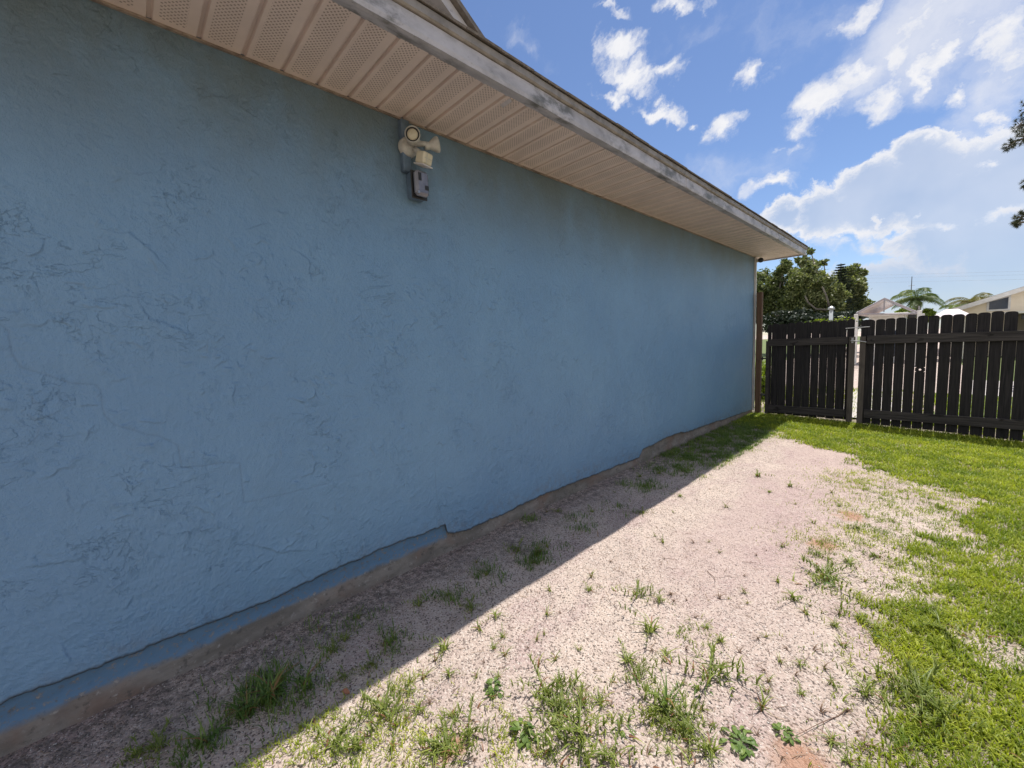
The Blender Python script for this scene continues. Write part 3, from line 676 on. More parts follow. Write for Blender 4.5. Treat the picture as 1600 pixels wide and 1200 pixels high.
# ------------------------------------------------------------ the gates
FY = 7.25
def picket(w, z0, z1, x, y, r, dog=True, hole=None, square=False):
    m = MB(); t = .016; h = w/2; c = w*.24
    lean = r.uniform(-.0018, .0018)
    z1 += r.uniform(-.006, .006)
    if dog: top = [(h, z1-c*.85), (h-c*.35, z1-c*.35), (h-c*1.0, z1-c*.06), (h-c*1.5, z1), (-h+c*1.5, z1), (-h+c*1.0, z1-c*.06), (-h+c*.35, z1-c*.35), (-h, z1-c*.85)]
    else: top = [(h, z1), (-h, z1)]
    poly = [(-h, z0), (h, z0)]+top
    if not hole:
        m.prism([(x+a+lean*(b-z0), b) for a, b in poly], y, y+t)
    else:
        hx, hz, hr = hole; n = len(poly); ring = [(hx+hr*math.cos(q), hz+hr*1.0*math.sin(q)) for q in np.linspace(0, 2*math.pi, 16, endpoint=False)]
        lo = [(-h, z0), (h, z0), (h, hz-.03), (-h, hz-.03)]; hi = [(-h, hz+.03), (h, hz+.03)]+top
        for pl in (lo, hi): m.prism([(x+a, b) for a, b in pl], y, y+t)
        sq = []
        for q in np.linspace(0, 2*math.pi, 16, endpoint=False):
            cq, sq_ = math.cos(q), math.sin(q); k = min(h/abs(cq) if abs(cq) > 1e-6 else 9, .03/abs(sq_) if abs(sq_) > 1e-6 else 9)
            sq.append((cq*k, hz+sq_*k))
        for yy in (y, y+t):
            V = [(x+a, yy, b) for a, b in sq]+[(x+a, yy, b) for a, b in ring]
            m.add(V, [(i, (i+1) % 16, 16+(i+1) % 16, 16+i) for i in range(16)])
        m.add([(x+a, y, b) for a, b in ring]+[(x+a, y+t, b) for a, b in ring], [(i, (i+1) % 16, 16+(i+1) % 16, 16+i) for i in range(16)])
    return m
def gates():
    r = random.Random(4)
    g = empty('gate', (.7, FY, 0), 'narrow dark picket gate leaf hung between brown post and middle gap', 'gate')
    gaps = [.216, .300, .352, .454, .552, .656, .754, .853, .95, 1.051, 1.157, 1.236]; gaps = [.203, .250+.005, .349, .454, .552, .656, .754, .853, .95, 1.051, 1.157, 1.240]
    for a, b in zip(gaps[:-1], gaps[1:]):
        gw = r.uniform(.003, .006); x0 = a+gw/2; x1 = b-gw/2
        picket(x1-x0, .0+r.uniform(-.012, .008), 1.400+r.uniform(-.006, .006), (x0+x1)/2, FY, r).build('picket', M['fence'], g)
    def rail(x0, x1, za, zb_, h, y, nm, mat, par):
        m = MB(); m.add([(x, yy, z+dz) for x, z in ((x0, za), (x1, zb_)) for yy in (y, y+.036) for dz in (0, h)], [(0,2,3,1), (4,5,7,6), (0,1,5,4), (2,6,7,3), (0,4,6,2), (1,3,7,5)]); return m.build(nm, mat, par)
    rail(.232, 1.184, 1.060, 1.064, .105, FY-.038, 'rail', M['fence_rail'], g)
    rail(.232, 1.184, .030, .042, .108, FY-.038, 'rail', M['fence_rail'], g)
    m = MB(); m.box(.190, .230, FY-.040, FY-.002, .005, 1.14, bev=.002); o = m.build('stile', M['fence_rail'], g)
    m = MB(); m.box(1.190, 1.252, FY-.062, FY-.003, -.02, 1.165, bev=.003); o = m.build('stile', M['stile'], g)
    for z in (.872, .298):
        m = MB(); m.box(.128, .205, FY-.052, FY-.042, z-.012, z+.012, bev=.002); m.tube([(.150, FY-.05, z-.03), (.150, FY-.05, z+.03)], .008, 10); h_ = m.build('hinge', M['blackmetal'], g)
    m = MB(); m.tube([(1.15, FY-.075, 1.282), (1.40, FY-.075, 1.291)], .0055, 8); m.tube([(1.20, FY-.075, 1.283), (1.20, FY-.003, 1.283)], .005, 8); m.build('slide_bolt', M['galv'], g)
    m = MB(); m.tube([(1.21, FY-.075, 1.11), (1.30, FY-.08, 1.105), (1.37, FY-.07, 1.088)], .008, 8); m.box(1.215, 1.24, FY-.075, FY-.062, 1.08, 1.15, bev=.002); m.build('latch', M['galv'], g)
    # wide leaf
    g2 = empty('gate', (2.3, FY, 0), 'wide dark picket gate leaf on the right with scalloped picket tops', 'gate')
    gp = [1.300, 1.449, 1.546, 1.645, 1.743, 1.842, 1.939, 2.039, 2.143, 2.243, 2.34, 2.444, 2.542, 2.644, 2.745, 2.845, 2.945, 3.045, 3.145, 3.245, 3.345, 3.445]
    big = {4: .010, 7: .012, 8: .008}
    for i, (a, b) in enumerate(zip(gp[:-1], gp[1:])):
        gl = .005; x0 = a+gl*(.6 if i != 7 else .9); x1 = b-gl*(.5 if i != 6 else .8)
        zb_ = -.012-.036*max(0, (a-.6))+r.uniform(-.008, .008)+.012; zt = 1.388+.012*i/10+r.uniform(-.006, .006)
        cut = a > 2.55
        if i == 0: x0 += .004
        hole = (.0, .722, .012) if i == 5 else None
        pk = picket(x1-x0, zb_, 1.165 if cut else zt, (x0+x1)/2, FY, r, not cut, hole)
        pk.build('picket', M['fence'], g2)
    def bar(x0, x1, za, h, y, nm, mat):
        m = MB(); m.box(x0, x1, y, y+.036, za, za+h, bev=.003); return m.build(nm, mat, g2)
    bar(1.372, 3.5, 1.062, .112, FY-.040, 'rail', M['fence_rail2'] if 'fence_rail2' in M else M['fence_rail'])
    bar(1.372, 3.5, .055, .112, FY-.040, 'rail', M['fence_rail'])
    m = MB(); m.box(1.303, 1.362, FY-.058, FY-.003, -.03, 1.165, bev=.003); m.build('stile', M['stile'], g2)
    m = MB(); m.lathe([(.0001, .012), (.011, .010), (.013, 0)], (1.43, FY-.045, 1.115), (0, -1, 0), 12); m.build('bolt_head', M['blackmetal'], g2)
    p = empty('gate_post', (.095, 7.23, 0), 'brown square timber post between house corner and narrow gate', 'post')
    m = MB(); m.box(.056, .128, 7.185, 7.262, -.1, 1.90, bev=.004); m.build('timber', M['post'], p)
gates()

# ------------------------------------------------------------ blades, tufts, weeds
def blades_mesh(px, py, pz, L, Wd, az, bend, segs=3):
    n = len(px); k = segs+1; t = np.linspace(0, 1, k)
    L = L[:, None]; az_ = az[:, None]; bend = bend[:, None]
    th = bend*t[None, :]                                       # lean grows along the blade
    r_ = L*np.cumsum(np.concatenate([np.zeros((n, 1)), np.sin((th[:, 1:]+th[:, :-1])/2)/segs], 1), 1)
    h_ = L*np.cumsum(np.concatenate([np.zeros((n, 1)), np.cos((th[:, 1:]+th[:, :-1])/2)/segs], 1), 1)
    cx = px[:, None]+np.cos(az_)*r_; cy = py[:, None]+np.sin(az_)*r_; cz = pz[:, None]+h_
    w = Wd[:, None]*(1-t[None, :]**1.6)*.5+.0002
    sx = -np.sin(az_)*w; sy = np.cos(az_)*w
    A = np.stack([cx-sx, cy-sy, cz], -1); B = np.stack([cx+sx, cy+sy, cz], -1)
    V = np.stack([A, B], 2).reshape(-1, 3)                     # n, k, 2
    base = (np.arange(n)*k*2)[:, None]; s = np.arange(segs)[None, :]*2
    F = np.stack([base+s, base+s+1, base+s+3, base+s+2], -1).reshape(-1, 4)
    return V, F, k*2
def grass(name, px, py, L, Wd, bend, mat, label, cat='grass'):
    n = len(px); az = rng.uniform(0, 2*np.pi, n); pz = ground_z(px, py)-.003
    V, F, k = blades_mesh(px, py, pz, L, Wd, az, bend)
    rn = np.repeat(np.clip(.55*rng.random(n)+1.0*(fbm(px*7, py*7)-.5)+.22, 0, 1)*.85+.15*(rng.random(n) > .93), k)
    return tag(raw(name, V, F, mat, None, False, {'rnd': rn}), label, cat, kind='stuff')
def scatter(n, x0, x1, y0, y1, fn):
    x = rng.uniform(x0, x1, n); y = rng.uniform(y0, y1, n); k = rng.random(n) < fn(x, y); return x[k], y[k]
def lod(x, y): d = np.hypot(x-2, y); return np.clip(2.6/np.maximum(d, 1.2), .35, 1.)
x, y = scatter(620000, -.05, 3.6, .3, 7.25, lambda x, y: lawn_density(x, y)**1.2*lod(x, y)*(x > 0)*(x < 3.1+.25*(y > 3)))
n = len(x); sc = 1/np.sqrt(lod(x, y))
grass('grass', x, y, rng.uniform(.020, .050, n)*sc**.35, rng.uniform(.0032, .0068, n)*sc, rng.uniform(.7, 2.2, n), M['lawn'], 'bright yellow green lawn along the right side and before the gates')
x, y = scatter(30000, -1.5, 6, 7.5, 11.5, lambda x, y: .6+0*x); n = len(x)
grass('grass', x, y, rng.uniform(.05, .09, n), rng.uniform(.008, .014, n), rng.uniform(.4, 1.5, n), M['lawn'], 'lawn glimpsed through the gaps behind the gates')
gs = [(2.22, 1.9, .08, 1), (2.2, 2.3, .07, 1), (.60, .33, .07, 1), (.80, .48, .08, .9), (.50, .08, .08, 1), (.72, .12, .08, 1), (.9, .35, .08, .8), (.66, .44, .05, 1), (1.75, 4.3, .22, .8), (1.95, 4.3, .2, .8), (1.90, 3.7, .22, .8), (1.98, 3.2, .2, .8), (1.82, 3.1, .16, .6), (1.98, 2.75, .16, .9), (1.98, 2.45, .10, .8), (1.70, 2.43, .07, .9), (2.0, 1.85, .12, .9), (2.08, 1.62, .12, .7), (1.95, 1.98, .08, .5), (.62, .42, .10, 1), (.74, .30, .10, .9), (.54, .2, .09, 1), (.66, .18, .08, 1), (.95, .55, .10, .6), (1.12, .78, .07, 1), (1.24, .95, .07, 1), (1.20, .80, .06, 1),
      (.70, .60, .06, .8), (.66, 5.7, .14, .6), (.85, 5.85, .16, .7), (.60, 4.9, .08, .5), (.60, 4.2, .05, .4), (.60, 3.6, .05, .3), (1.42, 1.17, .06, 1), (1.65, 2.85, .14, .5), (1.80, 4.6, .12, 1), (1.35, 1.6, .05, .6), (2.05, 2.2, .1, .9)]
def sparse(x, y):
    s = 0*x
    for (a, b, c, d) in gs: s = np.maximum(s, d*np.exp(-((x-a)**2+(y-b)**2)/(2*c*c)))
    return np.clip(s*(.2+1.7*sstep(.38, .66, fbm(x*16, y*16))), 0, 1)*(x > .585)
x, y = scatter(210000, .5, 3, -.2, 6.5, sparse); n = len(x)
grass('grass', x, y, rng.uniform(.012, .040, n), rng.uniform(.0020, .0040, n), rng.uniform(.9, 2.4, n), M['lawn'], 'thin patchy grass creeping over the sunlit sand')
sh = [(.363, .238, .09, 1), (.342, .182, .08, .6), (.45, .33, .06, .6), (.42, .063, .07, .8), (.147, .51, .05, .5), (.19, .667, .05, .4), (.455, .694, .05, .8), (.36, 1.054, .06, .6), (.374, 1.296, .06, .6), (.48, 1.564, .05, .8), (.414, 1.749, .06, .6), (.40, 2.1, .06, .6), (.33, 2.15, .06, .5),
      (.43, 2.5, .06, .5), (.36, 3.08, .09, .6), (.20, 3.0, .05, .4), (.35, 3.7, .14, .8), (.12, 4.1, .08, .8), (.35, 4.3, .24, .9), (.3, 5, .35, 1), (.3, 5.6, .3, 1), (.3, 6.3, .35, 1), (.25, 7, .3, 1), (.07, 1.95, .03, .8), (.5, 5.2, .15, 1)]
def shadeg(x, y):
    s = 0*x
    for (a, b, c, d) in sh: s = np.maximum(s, d*np.exp(-((x-a)**2+(y-b)**2)/(2*c*c)))
    return np.clip(s*(.1+1.5*sstep(.40, .66, fbm(x*12+3, y*12))), 0, 1)*(x < .66)
x, y = scatter(80000, .01, .66, -.5, 7.2, shadeg); n = len(x)
grass('grass', x, y, rng.uniform(.018, .055, n), rng.uniform(.0025, .005, n), rng.uniform(.4, 1.8, n), M['weed'], 'dark low grass in the eave shadow along the wall')

# straw and shell chips lying on the sand
def litter(name, n, fn, Lr, Wr, mat, label, x0=.0, x1=3.0, y0=-.5, y1=6.6, flat=True):
    x, y = scatter(n, x0, x1, y0, y1, fn); n = len(x); z = ground_z(x, y)+.002; az = rng.uniform(0, 2*np.pi, n)
    L = rng.uniform(*Lr, n); w = rng.uniform(*Wr, n); t = rng.uniform(-.25, .25, n); b = rng.uniform(-.4, .4, n)
    c, s = np.cos(az), np.sin(az); c2, s2 = np.cos(az+b), np.sin(az+b)
    P = []
    for (k, cc, ss_) in ((-.5, c, s), (0, c, s), (.5, c2, s2)):
        for q in (-1, 1):
            P.append(np.stack([x+k*L*cc-q*w*.5*ss_, y+k*L*ss_+q*w*.5*cc, z+np.abs(k*L*t)+.001+(q*w*.25 if not flat else 0)], -1))
    V = np.stack(P, 1).reshape(-1, 3); base = (np.arange(n)*6)[:, None]
    F = np.concatenate([base+np.array([[0, 1, 3, 2]]), base+np.array([[2, 3, 5, 4]])]); rn = np.repeat(rng.random(n), 6)
    tag(raw(name, V, F, mat, None, False, {'rnd': rn}), label, 'litter', kind='stuff')
nearw = lambda x, y: np.clip(2.0/np.maximum(np.hypot(x-2, y), 1.), .1, 1)
litter('straw', 9000, lambda x, y: nearw(x, y)*(.25+.75*sstep(.45, .6, fbm(x*3, y*3))), (.012, .05), (.0008, .0022), M['straw'], 'bits of dry brown straw scattered over the sand')
def chips():
    x, y = scatter(60000, 0, 3, -.5, 6.4, lambda x, y: nearw(x, y)*np.where(x < .62, 1., .75)); n = len(x)
    s = rng.uniform(.0012, .0032, n)*np.where(rng.random(n) > .97, 1.8, 1); z = ground_z(x, y)+s*.25
    dirs = np.array([[1, 0, 0], [-1, .2, 0], [.1, 1, .1], [-.2, -1, 0], [0, 0, .8], [0, 0, -.6]])
    a = rng.uniform(0, 6.28, n); ca, sa = np.cos(a), np.sin(a); j = rng.uniform(.6, 1.3, (n, 6))
    V = np.stack([np.stack([x+(d[0]*ca-d[1]*sa)*s*j[:, i], y+(d[0]*sa+d[1]*ca)*s*j[:, i]*.8, z+d[2]*s*j[:, i]*.7], -1) for i, d in enumerate(dirs)], 1).reshape(-1, 3)
    T_ = np.array([[0, 2, 4], [2, 1, 4], [1, 3, 4], [3, 0, 4], [2, 0, 5], [1, 2, 5], [3, 1, 5], [0, 3, 5]])
    F = ((np.arange(n)*6)[:, None, None]+T_[None]).reshape(-1, 3)
    tag(raw('shell_fragments', V, F, M['chip'], None, False, {'rnd': np.repeat(rng.random(n), 6)}), 'crushed shell fragments strewn over the whole bare yard', 'shell fragments', kind='stuff')
chips()

def tuft_mesh(name, n, Lr, Wr, br, seed, spread=.008, mat='tuft', stems=0):
    g = np.random.default_rng(seed); az = g.uniform(0, 2*np.pi, n); px = g.normal(0, spread, n); py = g.normal(0, spread, n)
    V, F, k = blades_mesh(px, py, np.zeros(n)-.002, g.uniform(*Lr, n), g.uniform(*Wr, n), az, g.uniform(*br, n), 4)
    rn = np.repeat(g.random(n), k)
    if stems:                       # runners with side blades
        for _ in range(stems):
            a = g.uniform(0, 6.28); L = g.uniform(.05, .10); q = np.linspace(.15, 1, 6)
            cx = np.cos(a)*L*q; cy = np.sin(a)*L*q; cz = .004+.03*np.sin(q*2.2)*g.uniform(.4, 1)
            m_ = 18; ii = g.integers(0, 6, m_)
            v2, f2, k2 = blades_mesh(cx[ii], cy[ii], cz[ii], g.uniform(.015, .035, m_), g.uniform(.002, .004, m_), a+g.normal(0, 1., m_), g.uniform(.6, 1.5, m_), 3)
            v3, f3, k3 = blades_mesh(np.zeros(1), np.zeros(1), np.zeros(1), np.array([L*1.05]), np.array([.0022]), np.array([a]), np.array([1.9]), 5)
            F = np.concatenate([F, f2+len(V), f3+len(V)+len(v2)]); V = np.concatenate([V, v2, v3]); rn = np.concatenate([rn, np.repeat(g.random(m_)*.8, k2), np.full(k3*1, .3)])
    o = raw(name, V, F, M[mat], None, False, {'rnd': rn}); return o
def rosette(name, n, R, seed, lift=.35, leafw=.42, mat='weed', pair=True):
    g = np.random.default_rng(seed); V = []; F = []; rn = []
    for i in range(n):
        a = g.uniform(0, 6.28); r0 = g.uniform(0, R*.8)*g.random()**.3; L = g.uniform(.55, 1.)*R*.55; w = L*leafw*g.uniform(.8, 1.2)
        cx, cy = r0*math.cos(a), r0*math.sin(a); cz = .006+g.uniform(0, .035)*(1-r0/R*.6)*lift*2; da = a+g.normal(0, .6); el = g.uniform(-.1, .55)
        up = np.array([0, 0, 1.]); d = np.array([math.cos(da)*math.cos(el), math.sin(da)*math.cos(el), math.sin(el)]); s = np.array([-math.sin(da), math.cos(da), g.normal(0, .3)]); b = len(V)
        for (t, ww, dz) in ((0, .12, 0), (.3, .75, .002), (.6, 1., .002), (.85, .75, -.002), (1, .1, -.006)):
            p = np.array([cx, cy, cz])+d*L*t+up*(dz-.25*L*t*t)
            V += [p-s*w*.5*ww+up*.0015*ww, p, p+s*w*.5*ww+up*.0015*ww]
        for k in range(4): F += [(b+k*3, b+k*3+1, b+k*3+4, b+k*3+3), (b+k*3+1, b+k*3+2, b+k*3+5, b+k*3+4)]
        rn += [g.random()*.85]*15
    return raw(name, V, F, M[mat], None, False, {'rnd': rn})
def gp(u, v): d = ray(u, v); t = -CAM[2]/d[2]; return (CAM+d*t)[:2]
KIND = {}
def put(proto, u, v, s, label, cat='weed', group=None):
    if group: label, group = label % KIND[proto.data.name], '%s, %s' % (group, KIND[proto.data.name])
    x, y = gp(u, v); o = proto if proto['first'] else proto.copy()
    if not proto['first']: COL.objects.link(o)
    proto['first'] = 0; nm = proto.data.name.split('.')[0]; o.name = nm
    o.location = (x, y, float(ground_z(x, y))); o.rotation_euler = (random.uniform(-.08, .08), random.uniform(-.08, .08), random.uniform(0, 6.28)); o.scale = (s, s, s*random.uniform(.55, .85))
    tag(o, label, cat, group); return o
def P_(o): o['first'] = 1; return o
ro1 = P_(rosette('broadleaf_weed', 46, .062, 3)); ro2 = P_(rosette('broadleaf_weed', 34, .052, 8, .5, .5)); ro3 = P_(rosette('broadleaf_weed', 22, .045, 12, .8, .3))
tA = P_(tuft_mesh('grass_tuft', 80, (.05, .13), (.004, .007), (.9, 2.1), 21, .012, 'weed')); tB = P_(tuft_mesh('grass_tuft', 16, (.035, .075), (.0035, .006), (1.2, 2.3), 22, .006, 'tuft', 2))
tC = P_(tuft_mesh('grass_tuft', 12, (.03, .065), (.0026, .0042), (1.1, 2.3), 23, .004, 'tuft')); tD = P_(tuft_mesh('grass_tuft', 44, (.020, .050), (.0028, .0048), (1.0, 2.3), 24, .030, 'tuft', 7))
tE = P_(tuft_mesh('grass_tuft', 9, (.03, .06), (.0018, .003), (1.2, 2.4), 25, .003, 'straw')); tF = P_(tuft_mesh('grass_tuft', 10, (.07, .13), (.004, .007), (.7, 1.5), 26, .008, 'weed', 3))
put(ro1, 1158, 1162, 1.0, 'dark green round leaved weed left of the rust patch at the bottom', 'weed')
put(ro2, 772, 1078, .95, 'pale green broadleaf weed cushion alone in the sand left of centre', 'weed')
put(ro2, 1228, 1150, .8, 'flat broadleaf weed just above the rust patch at the bottom', 'weed')
put(ro2, 820, 1150, 1.15, 'broadleaf weed clump among grass at the bottom centre', 'weed')
put(ro3, 975, 1143, .9, 'small spiky leaved weed between two grass patches near the bottom', 'weed')
put(ro3, 1290, 915, 1.2, 'leafy green weed beside the orange stain right of centre', 'weed')
put(ro3, 1095, 1082, .9, 'upright leafy weed in the middle of the sand above the grass clump', 'weed')
put(ro3, 1378, 1000, .8, 'small weed near the lawn edge at right', 'weed')
put(ro3, 335, 1150, 1.3, 'dark broadleaf weed in the shade at the bottom left', 'weed')
put(tA, 425, 1090, 1.4, 'largest dark grass clump in the wall shadow', 'grass tuft')
put(tA, 385, 1118, 1.1, 'dark grass clump just below the largest one in the shade', 'grass tuft')
put(tF, 478, 1080, 1.5, 'long bladed dark grass sprawling right of the largest shaded clump', 'grass tuft')
put(tF, 322, 1165, 1.3, 'dark grass tuft at the bottom left corner of the shade', 'grass tuft')
put(tF, 1040, 1105, 1.5, 'tall forked grass tuft standing in the middle of the sunlit sand', 'grass tuft')
put(tB, 1015, 985, 1.5, 'star shaped grass sprig highest in the open sand', 'grass tuft')
put(tD, 1110, 1060, 1.8, 'grass tuft with side runners right of the forked tuft', 'grass tuft')
put(tB, 1125, 1002, .8, 'small grass sprig right of the star shaped one', 'grass tuft')
put(tD, 1045, 1120, 1.5, 'dense low grass tuft below the forked tuft', 'grass tuft')
put(tD, 1290, 905, 1.9, 'bushy grass tuft on the sand next to the leafy green weed', 'grass tuft')
put(tD, 1282, 870, 1.0, 'grass tuft growing on the orange stain', 'grass tuft')
put(tA, 840, 868, .8, 'dark grass clump straddling the shade line near the wall break', 'grass tuft')
put(tB, 1355, 1085, 1.2, 'grass tuft at the left end of the lower right patch', 'grass tuft')
KIND.update({tB.data.name: 'star shaped green', tC.data.name: 'thin wiry green', tD.data.name: 'dense creeping green', tE.data.name: 'dry brown'})
for (u, v, k, L_) in ((850, 1085, 1.5, 'matted grass tuft at the upper end of the bottom centre patch'), (905, 1150, 1.9, 'largest matted grass tuft at the bottom centre'), (880, 1120, 1.6, 'matted grass tuft just above the largest one at the bottom centre'), (960, 1190, 1.4, 'matted grass tuft cut by the bottom edge left of the round leaved weed'),
                     (700, 1175, 1.4, 'yellowish grass tuft at the bottom left of the broadleaf clump'), (600, 1120, 1.5, 'pale grass tuft on the sunlit side of the shade line at the bottom left'), (520, 1165, 1.5, 'pale grass tuft nearest the shade line at the bottom edge'), (1440, 1100, 1.8, 'broad grass tuft in the middle of the lower right patch'),
                     (1480, 1125, 1.6, 'grass tuft at the right end of the lower right patch'), (1470, 985, 1.8, 'thick grass tuft projecting from the lawn edge at right'), (1075, 1140, 1.3, 'grass tuft low between the forked tuft and the round leaved weed')):
    put(tD, u, v, k, L_, 'grass tuft')
GL = 'small %s grass sprig growing out of the sunlit sand'; GG = 'grass sprigs on the sunlit sand'
GS = 'small dark %s grass sprig growing in the eave shadow'; GH = 'grass sprigs in the shade'
spr = [(735,955),(755,985),(695,1010),(870,1030),(905,1020),(790,1020),(905,1085),(880,1075),(935,1095),(905,1105),(1000,1060),(985,1030),(960,1100),(1075,1020),(1150,1020),(1180,1000),(1215,1035),(1240,1060),(1300,1075),(1265,1020),(1320,1010),(1285,1045),(1235,940),(1260,960),(1310,960),(1345,970),
       (1160,930),(1120,940),(1050,930),(1180,870),(1085,850),(1040,850),(1230,850),(1210,905),(1330,880),(1350,905),(1190,1110),(1200,1065),(1080,1155),(1060,1180),(1010,1175),(1110,1180),(1400,1060),(1440,1130),(1380,1150),(1420,1170),(1320,1110),(1280,1110),(1350,1170),(1480,1160),(1460,1060),
       (960,880),(920,900),(860,960),(840,1000),(700,1060),(680,1030),(660,1060),(640,1085),(610,1110),(580,1130),(640,1130),(700,1120),(730,1150),(560,1170),(620,1170),(680,1180),(1000,800),(1060,780),(1130,790),(1180,740),(1240,760),(1300,770),(1340,830),(1370,870),(1395,890),(1270,820),(1120,860),(990,930),(1410,960)]
pl = [tB, tC, tC, tD, tE, tC, tE]
rr = random.Random(9)
for i, (u, v) in enumerate(spr): put(rr.choice(pl), u+rr.uniform(-6, 6), v+rr.uniform(-5, 5), rr.uniform(.75, 1.3), GL, 'grass tuft', GG)
for _ in range(115):
    u, v = rr.uniform(600, 1480), rr.uniform(760, 1195); x, y = gp(u, v)
    if x > .64 and float(lawn_density(np.array([x]), np.array([y]))[0]) < .5: put(rr.choice((tC, tE, tE, tB)), u, v, rr.uniform(.5, 1.0), GL, 'grass tuft', GG)
for (u, v) in [(500,985),(560,965),(540,1000),(610,1005),(655,945),(700,930),(715,915),(760,900),(745,880),(835,880),(810,860),(855,855),(900,815),(870,800),(925,800),(960,770),(1010,760),(1030,740),(1050,710),(1000,745),(1110,690),(600,1010),(580,1040),(520,1020),(440,1065),(540,1060),(250,1170),(220,1180),(855,800)]:
    put(rr.choice((tC, tD, tB)), u, v, rr.uniform(.6, 1.1), GS, 'grass tuft', GH)

def twig(u, v, L, ang, r0, label, seed):
    x, y = gp(u, v); g = random.Random(seed); z = float(ground_z(x, y)); root = empty('twig', (x, y, z), label, 'twig'); pts = []; p = Vector((x, y, z+.006)); a = ang
    for i in range(9): pts.append(p.copy()); a += g.gauss(0, .16); p = p+Vector((math.cos(a), math.sin(a), g.uniform(-.03, .05)))*L/8
    m = MB(); m.tube(pts, [r0*(1-.08*i) for i in range(9)], 6)
    q = pts[4]; m.tube([q, q+Vector((math.cos(ang+.8), math.sin(ang+.8), .15))*L*.25], [r0*.6, r0*.3], 5); m.build('stick', M['straw'], root, True)
twig(1330, 1110, .26, -2.3, .0018, 'long thin reddish twig on the sand at the lower right', 1)
twig(1105, 895, .10, -.9, .002, 'short dark twig in the middle of the bare sand', 2)
twig(395, 1085, .12, 2.6, .0022, 'dark twig left of the largest grass clump in the shade', 3)
twig(1160, 880, .07, .4, .0016, 'tiny dark twig right of the short one on the bare sand', 4)
def dead_leaf():
    x, y = gp(540, 1085); z = float(ground_z(x, y)); V = []; F = []
    for i, t in enumerate(np.linspace(0, 1, 8)):
        w = .010*math.sin(math.pi*t)**.7+.0006
        for k, q in enumerate((-1, 0, 1)): V.append((x+.034*(t-.5)*.8-q*w*.6, y+.034*(t-.5)*.6+q*w*.8, z+.010+.006*math.sin(t*5)+abs(q)*.006*t))
    for i in range(7):
        for k in range(2): F.append((i*3+k, i*3+k+1, i*3+k+4, i*3+k+3))
    tag(raw('dead_leaf', V, F, simple('orange dead leaf', (.42, .17, .08), (.30, .12, .06), 90, .7), None, True), 'curled orange dead leaf on the edge of the shade', 'leaf')
dead_leaf()

# ------------------------------------------------------------ trees and palms beyond the gates
def leaves(blobs, n, size, seed, flat=.5):
    g = np.random.default_rng(seed); n = int(n*1.9); W_ = np.array([b[3]*b[4]*b[5] for b in blobs])**.67; W_ /= W_.sum()
    k = g.choice(len(blobs), n, p=W_); B = np.array(blobs)[k]
    d = g.normal(size=(n, 3)); d /= np.linalg.norm(d, axis=1)[:, None]; r_ = g.uniform(.45, 1.05, n)**.6
    # twig clusters inside each blob make clumps and gaps
    m = 34; cl = g.normal(size=(len(blobs), m, 3)); cl /= np.linalg.norm(cl, axis=2)[..., None]; cl *= g.uniform(.5, 1., (len(blobs), m, 1))
    q = cl[k, g.integers(0, m, n)]+g.normal(size=(n, 3))*.15
    C = B[:, :3]+q*B[:, 3:6]
    u = g.normal(size=(n, 3)); u /= np.linalg.norm(u, axis=1)[:, None]; v = np.cross(u, g.normal(size=(n, 3))); v /= np.linalg.norm(v, axis=1)[:, None]
    s = g.uniform(.6, 1.3, (n, 1))*size
    V = np.stack([C-u*s, C+v*s*flat, C+u*s, C-v*s*flat], 1).reshape(-1, 3)
    hz_ = (q[:, 2]+1)/2; rn = np.repeat(np.clip(g.random(n)**1.4, 0, 1), 4)
    return V, np.arange(n*4).reshape(n, 4), rn
def tree(name, blobs_px, Y, n, size, mat, label, limbs, seed, cat='tree', base=None, tr=.16):
    bl = []
    for (u, v, ru, rv) in blobs_px:
        c = at(u, v, Y); e = at(u+ru, v, Y); f = at(u, v+rv, Y); bl.append((c[0], c[1]+random.uniform(-.6, .6), c[2], np.linalg.norm(e-c), np.linalg.norm(e-c)*.9, np.linalg.norm(f-c)))
    bs = at(base[0], base[1], Y) if base else np.array([bl[0][0], Y, 0]); root = empty(name, (bs[0], Y, -.05), label, cat)
    V, F, rn = leaves(bl, n, size, seed); raw('crown', V, F, M[mat], root, False, {'rnd': rn})
    m = MB(); zt = bs[2] if base else 2.
    m.tube([(bs[0], Y, -.1), (bs[0]+.08, Y, zt*.5), (bs[0], Y, zt)], [tr*1.3, tr, tr*.85], 8)
    for b in bl: 
        mid = ((bs[0]+b[0])/2+random.uniform(-.2, .2), (Y+b[1])/2, zt+(b[2]-zt)*.4); m.tube([(bs[0], Y, zt-.1), mid, (b[0], b[1], b[2])], [tr*.6, tr*.38, tr*.12], 6)
    for L in limbs:
        pts = [tuple(at(u, v, Y-1.2)) for u, v in L]; m.tube(pts, [tr*.34-.15*tr*i/len(pts) for i in range(len(pts))], 7)
    m.build('trunk', M['bark'], root, True); return root
tree('broadleaf_tree', [(1192,445,20,22),(1198,448,24,24),(1222,440,24,24),(1185,470,24,26),(1208,475,30,24),(1238,470,22,26),(1190,490,26,16),(1228,418,12,9),(1226,408,5,4)], 30, 9000, .10, 'treeA', 'dark leafy tree right behind the brown gate post', [], 31, base=(1215, 485))
tree('airy_tree', [(1262,410,18,8),(1285,409,10,5),(1270,394,7,5),(1246,407,5,6),(1256,400,3,4),(1268,440,30,22),(1250,465,28,24),(1290,455,24,28),(1275,480,34,18),(1300,470,22,24),(1245,430,14,10)], 29, 12000, .085, 'treeB', 'tall airy tree with a pale curved limb behind the gates', [[(1292,484),(1275,483),(1262,472),(1258,462)], [(1296,480),(1291,462),(1285,448)]], 32, base=(1297, 490))
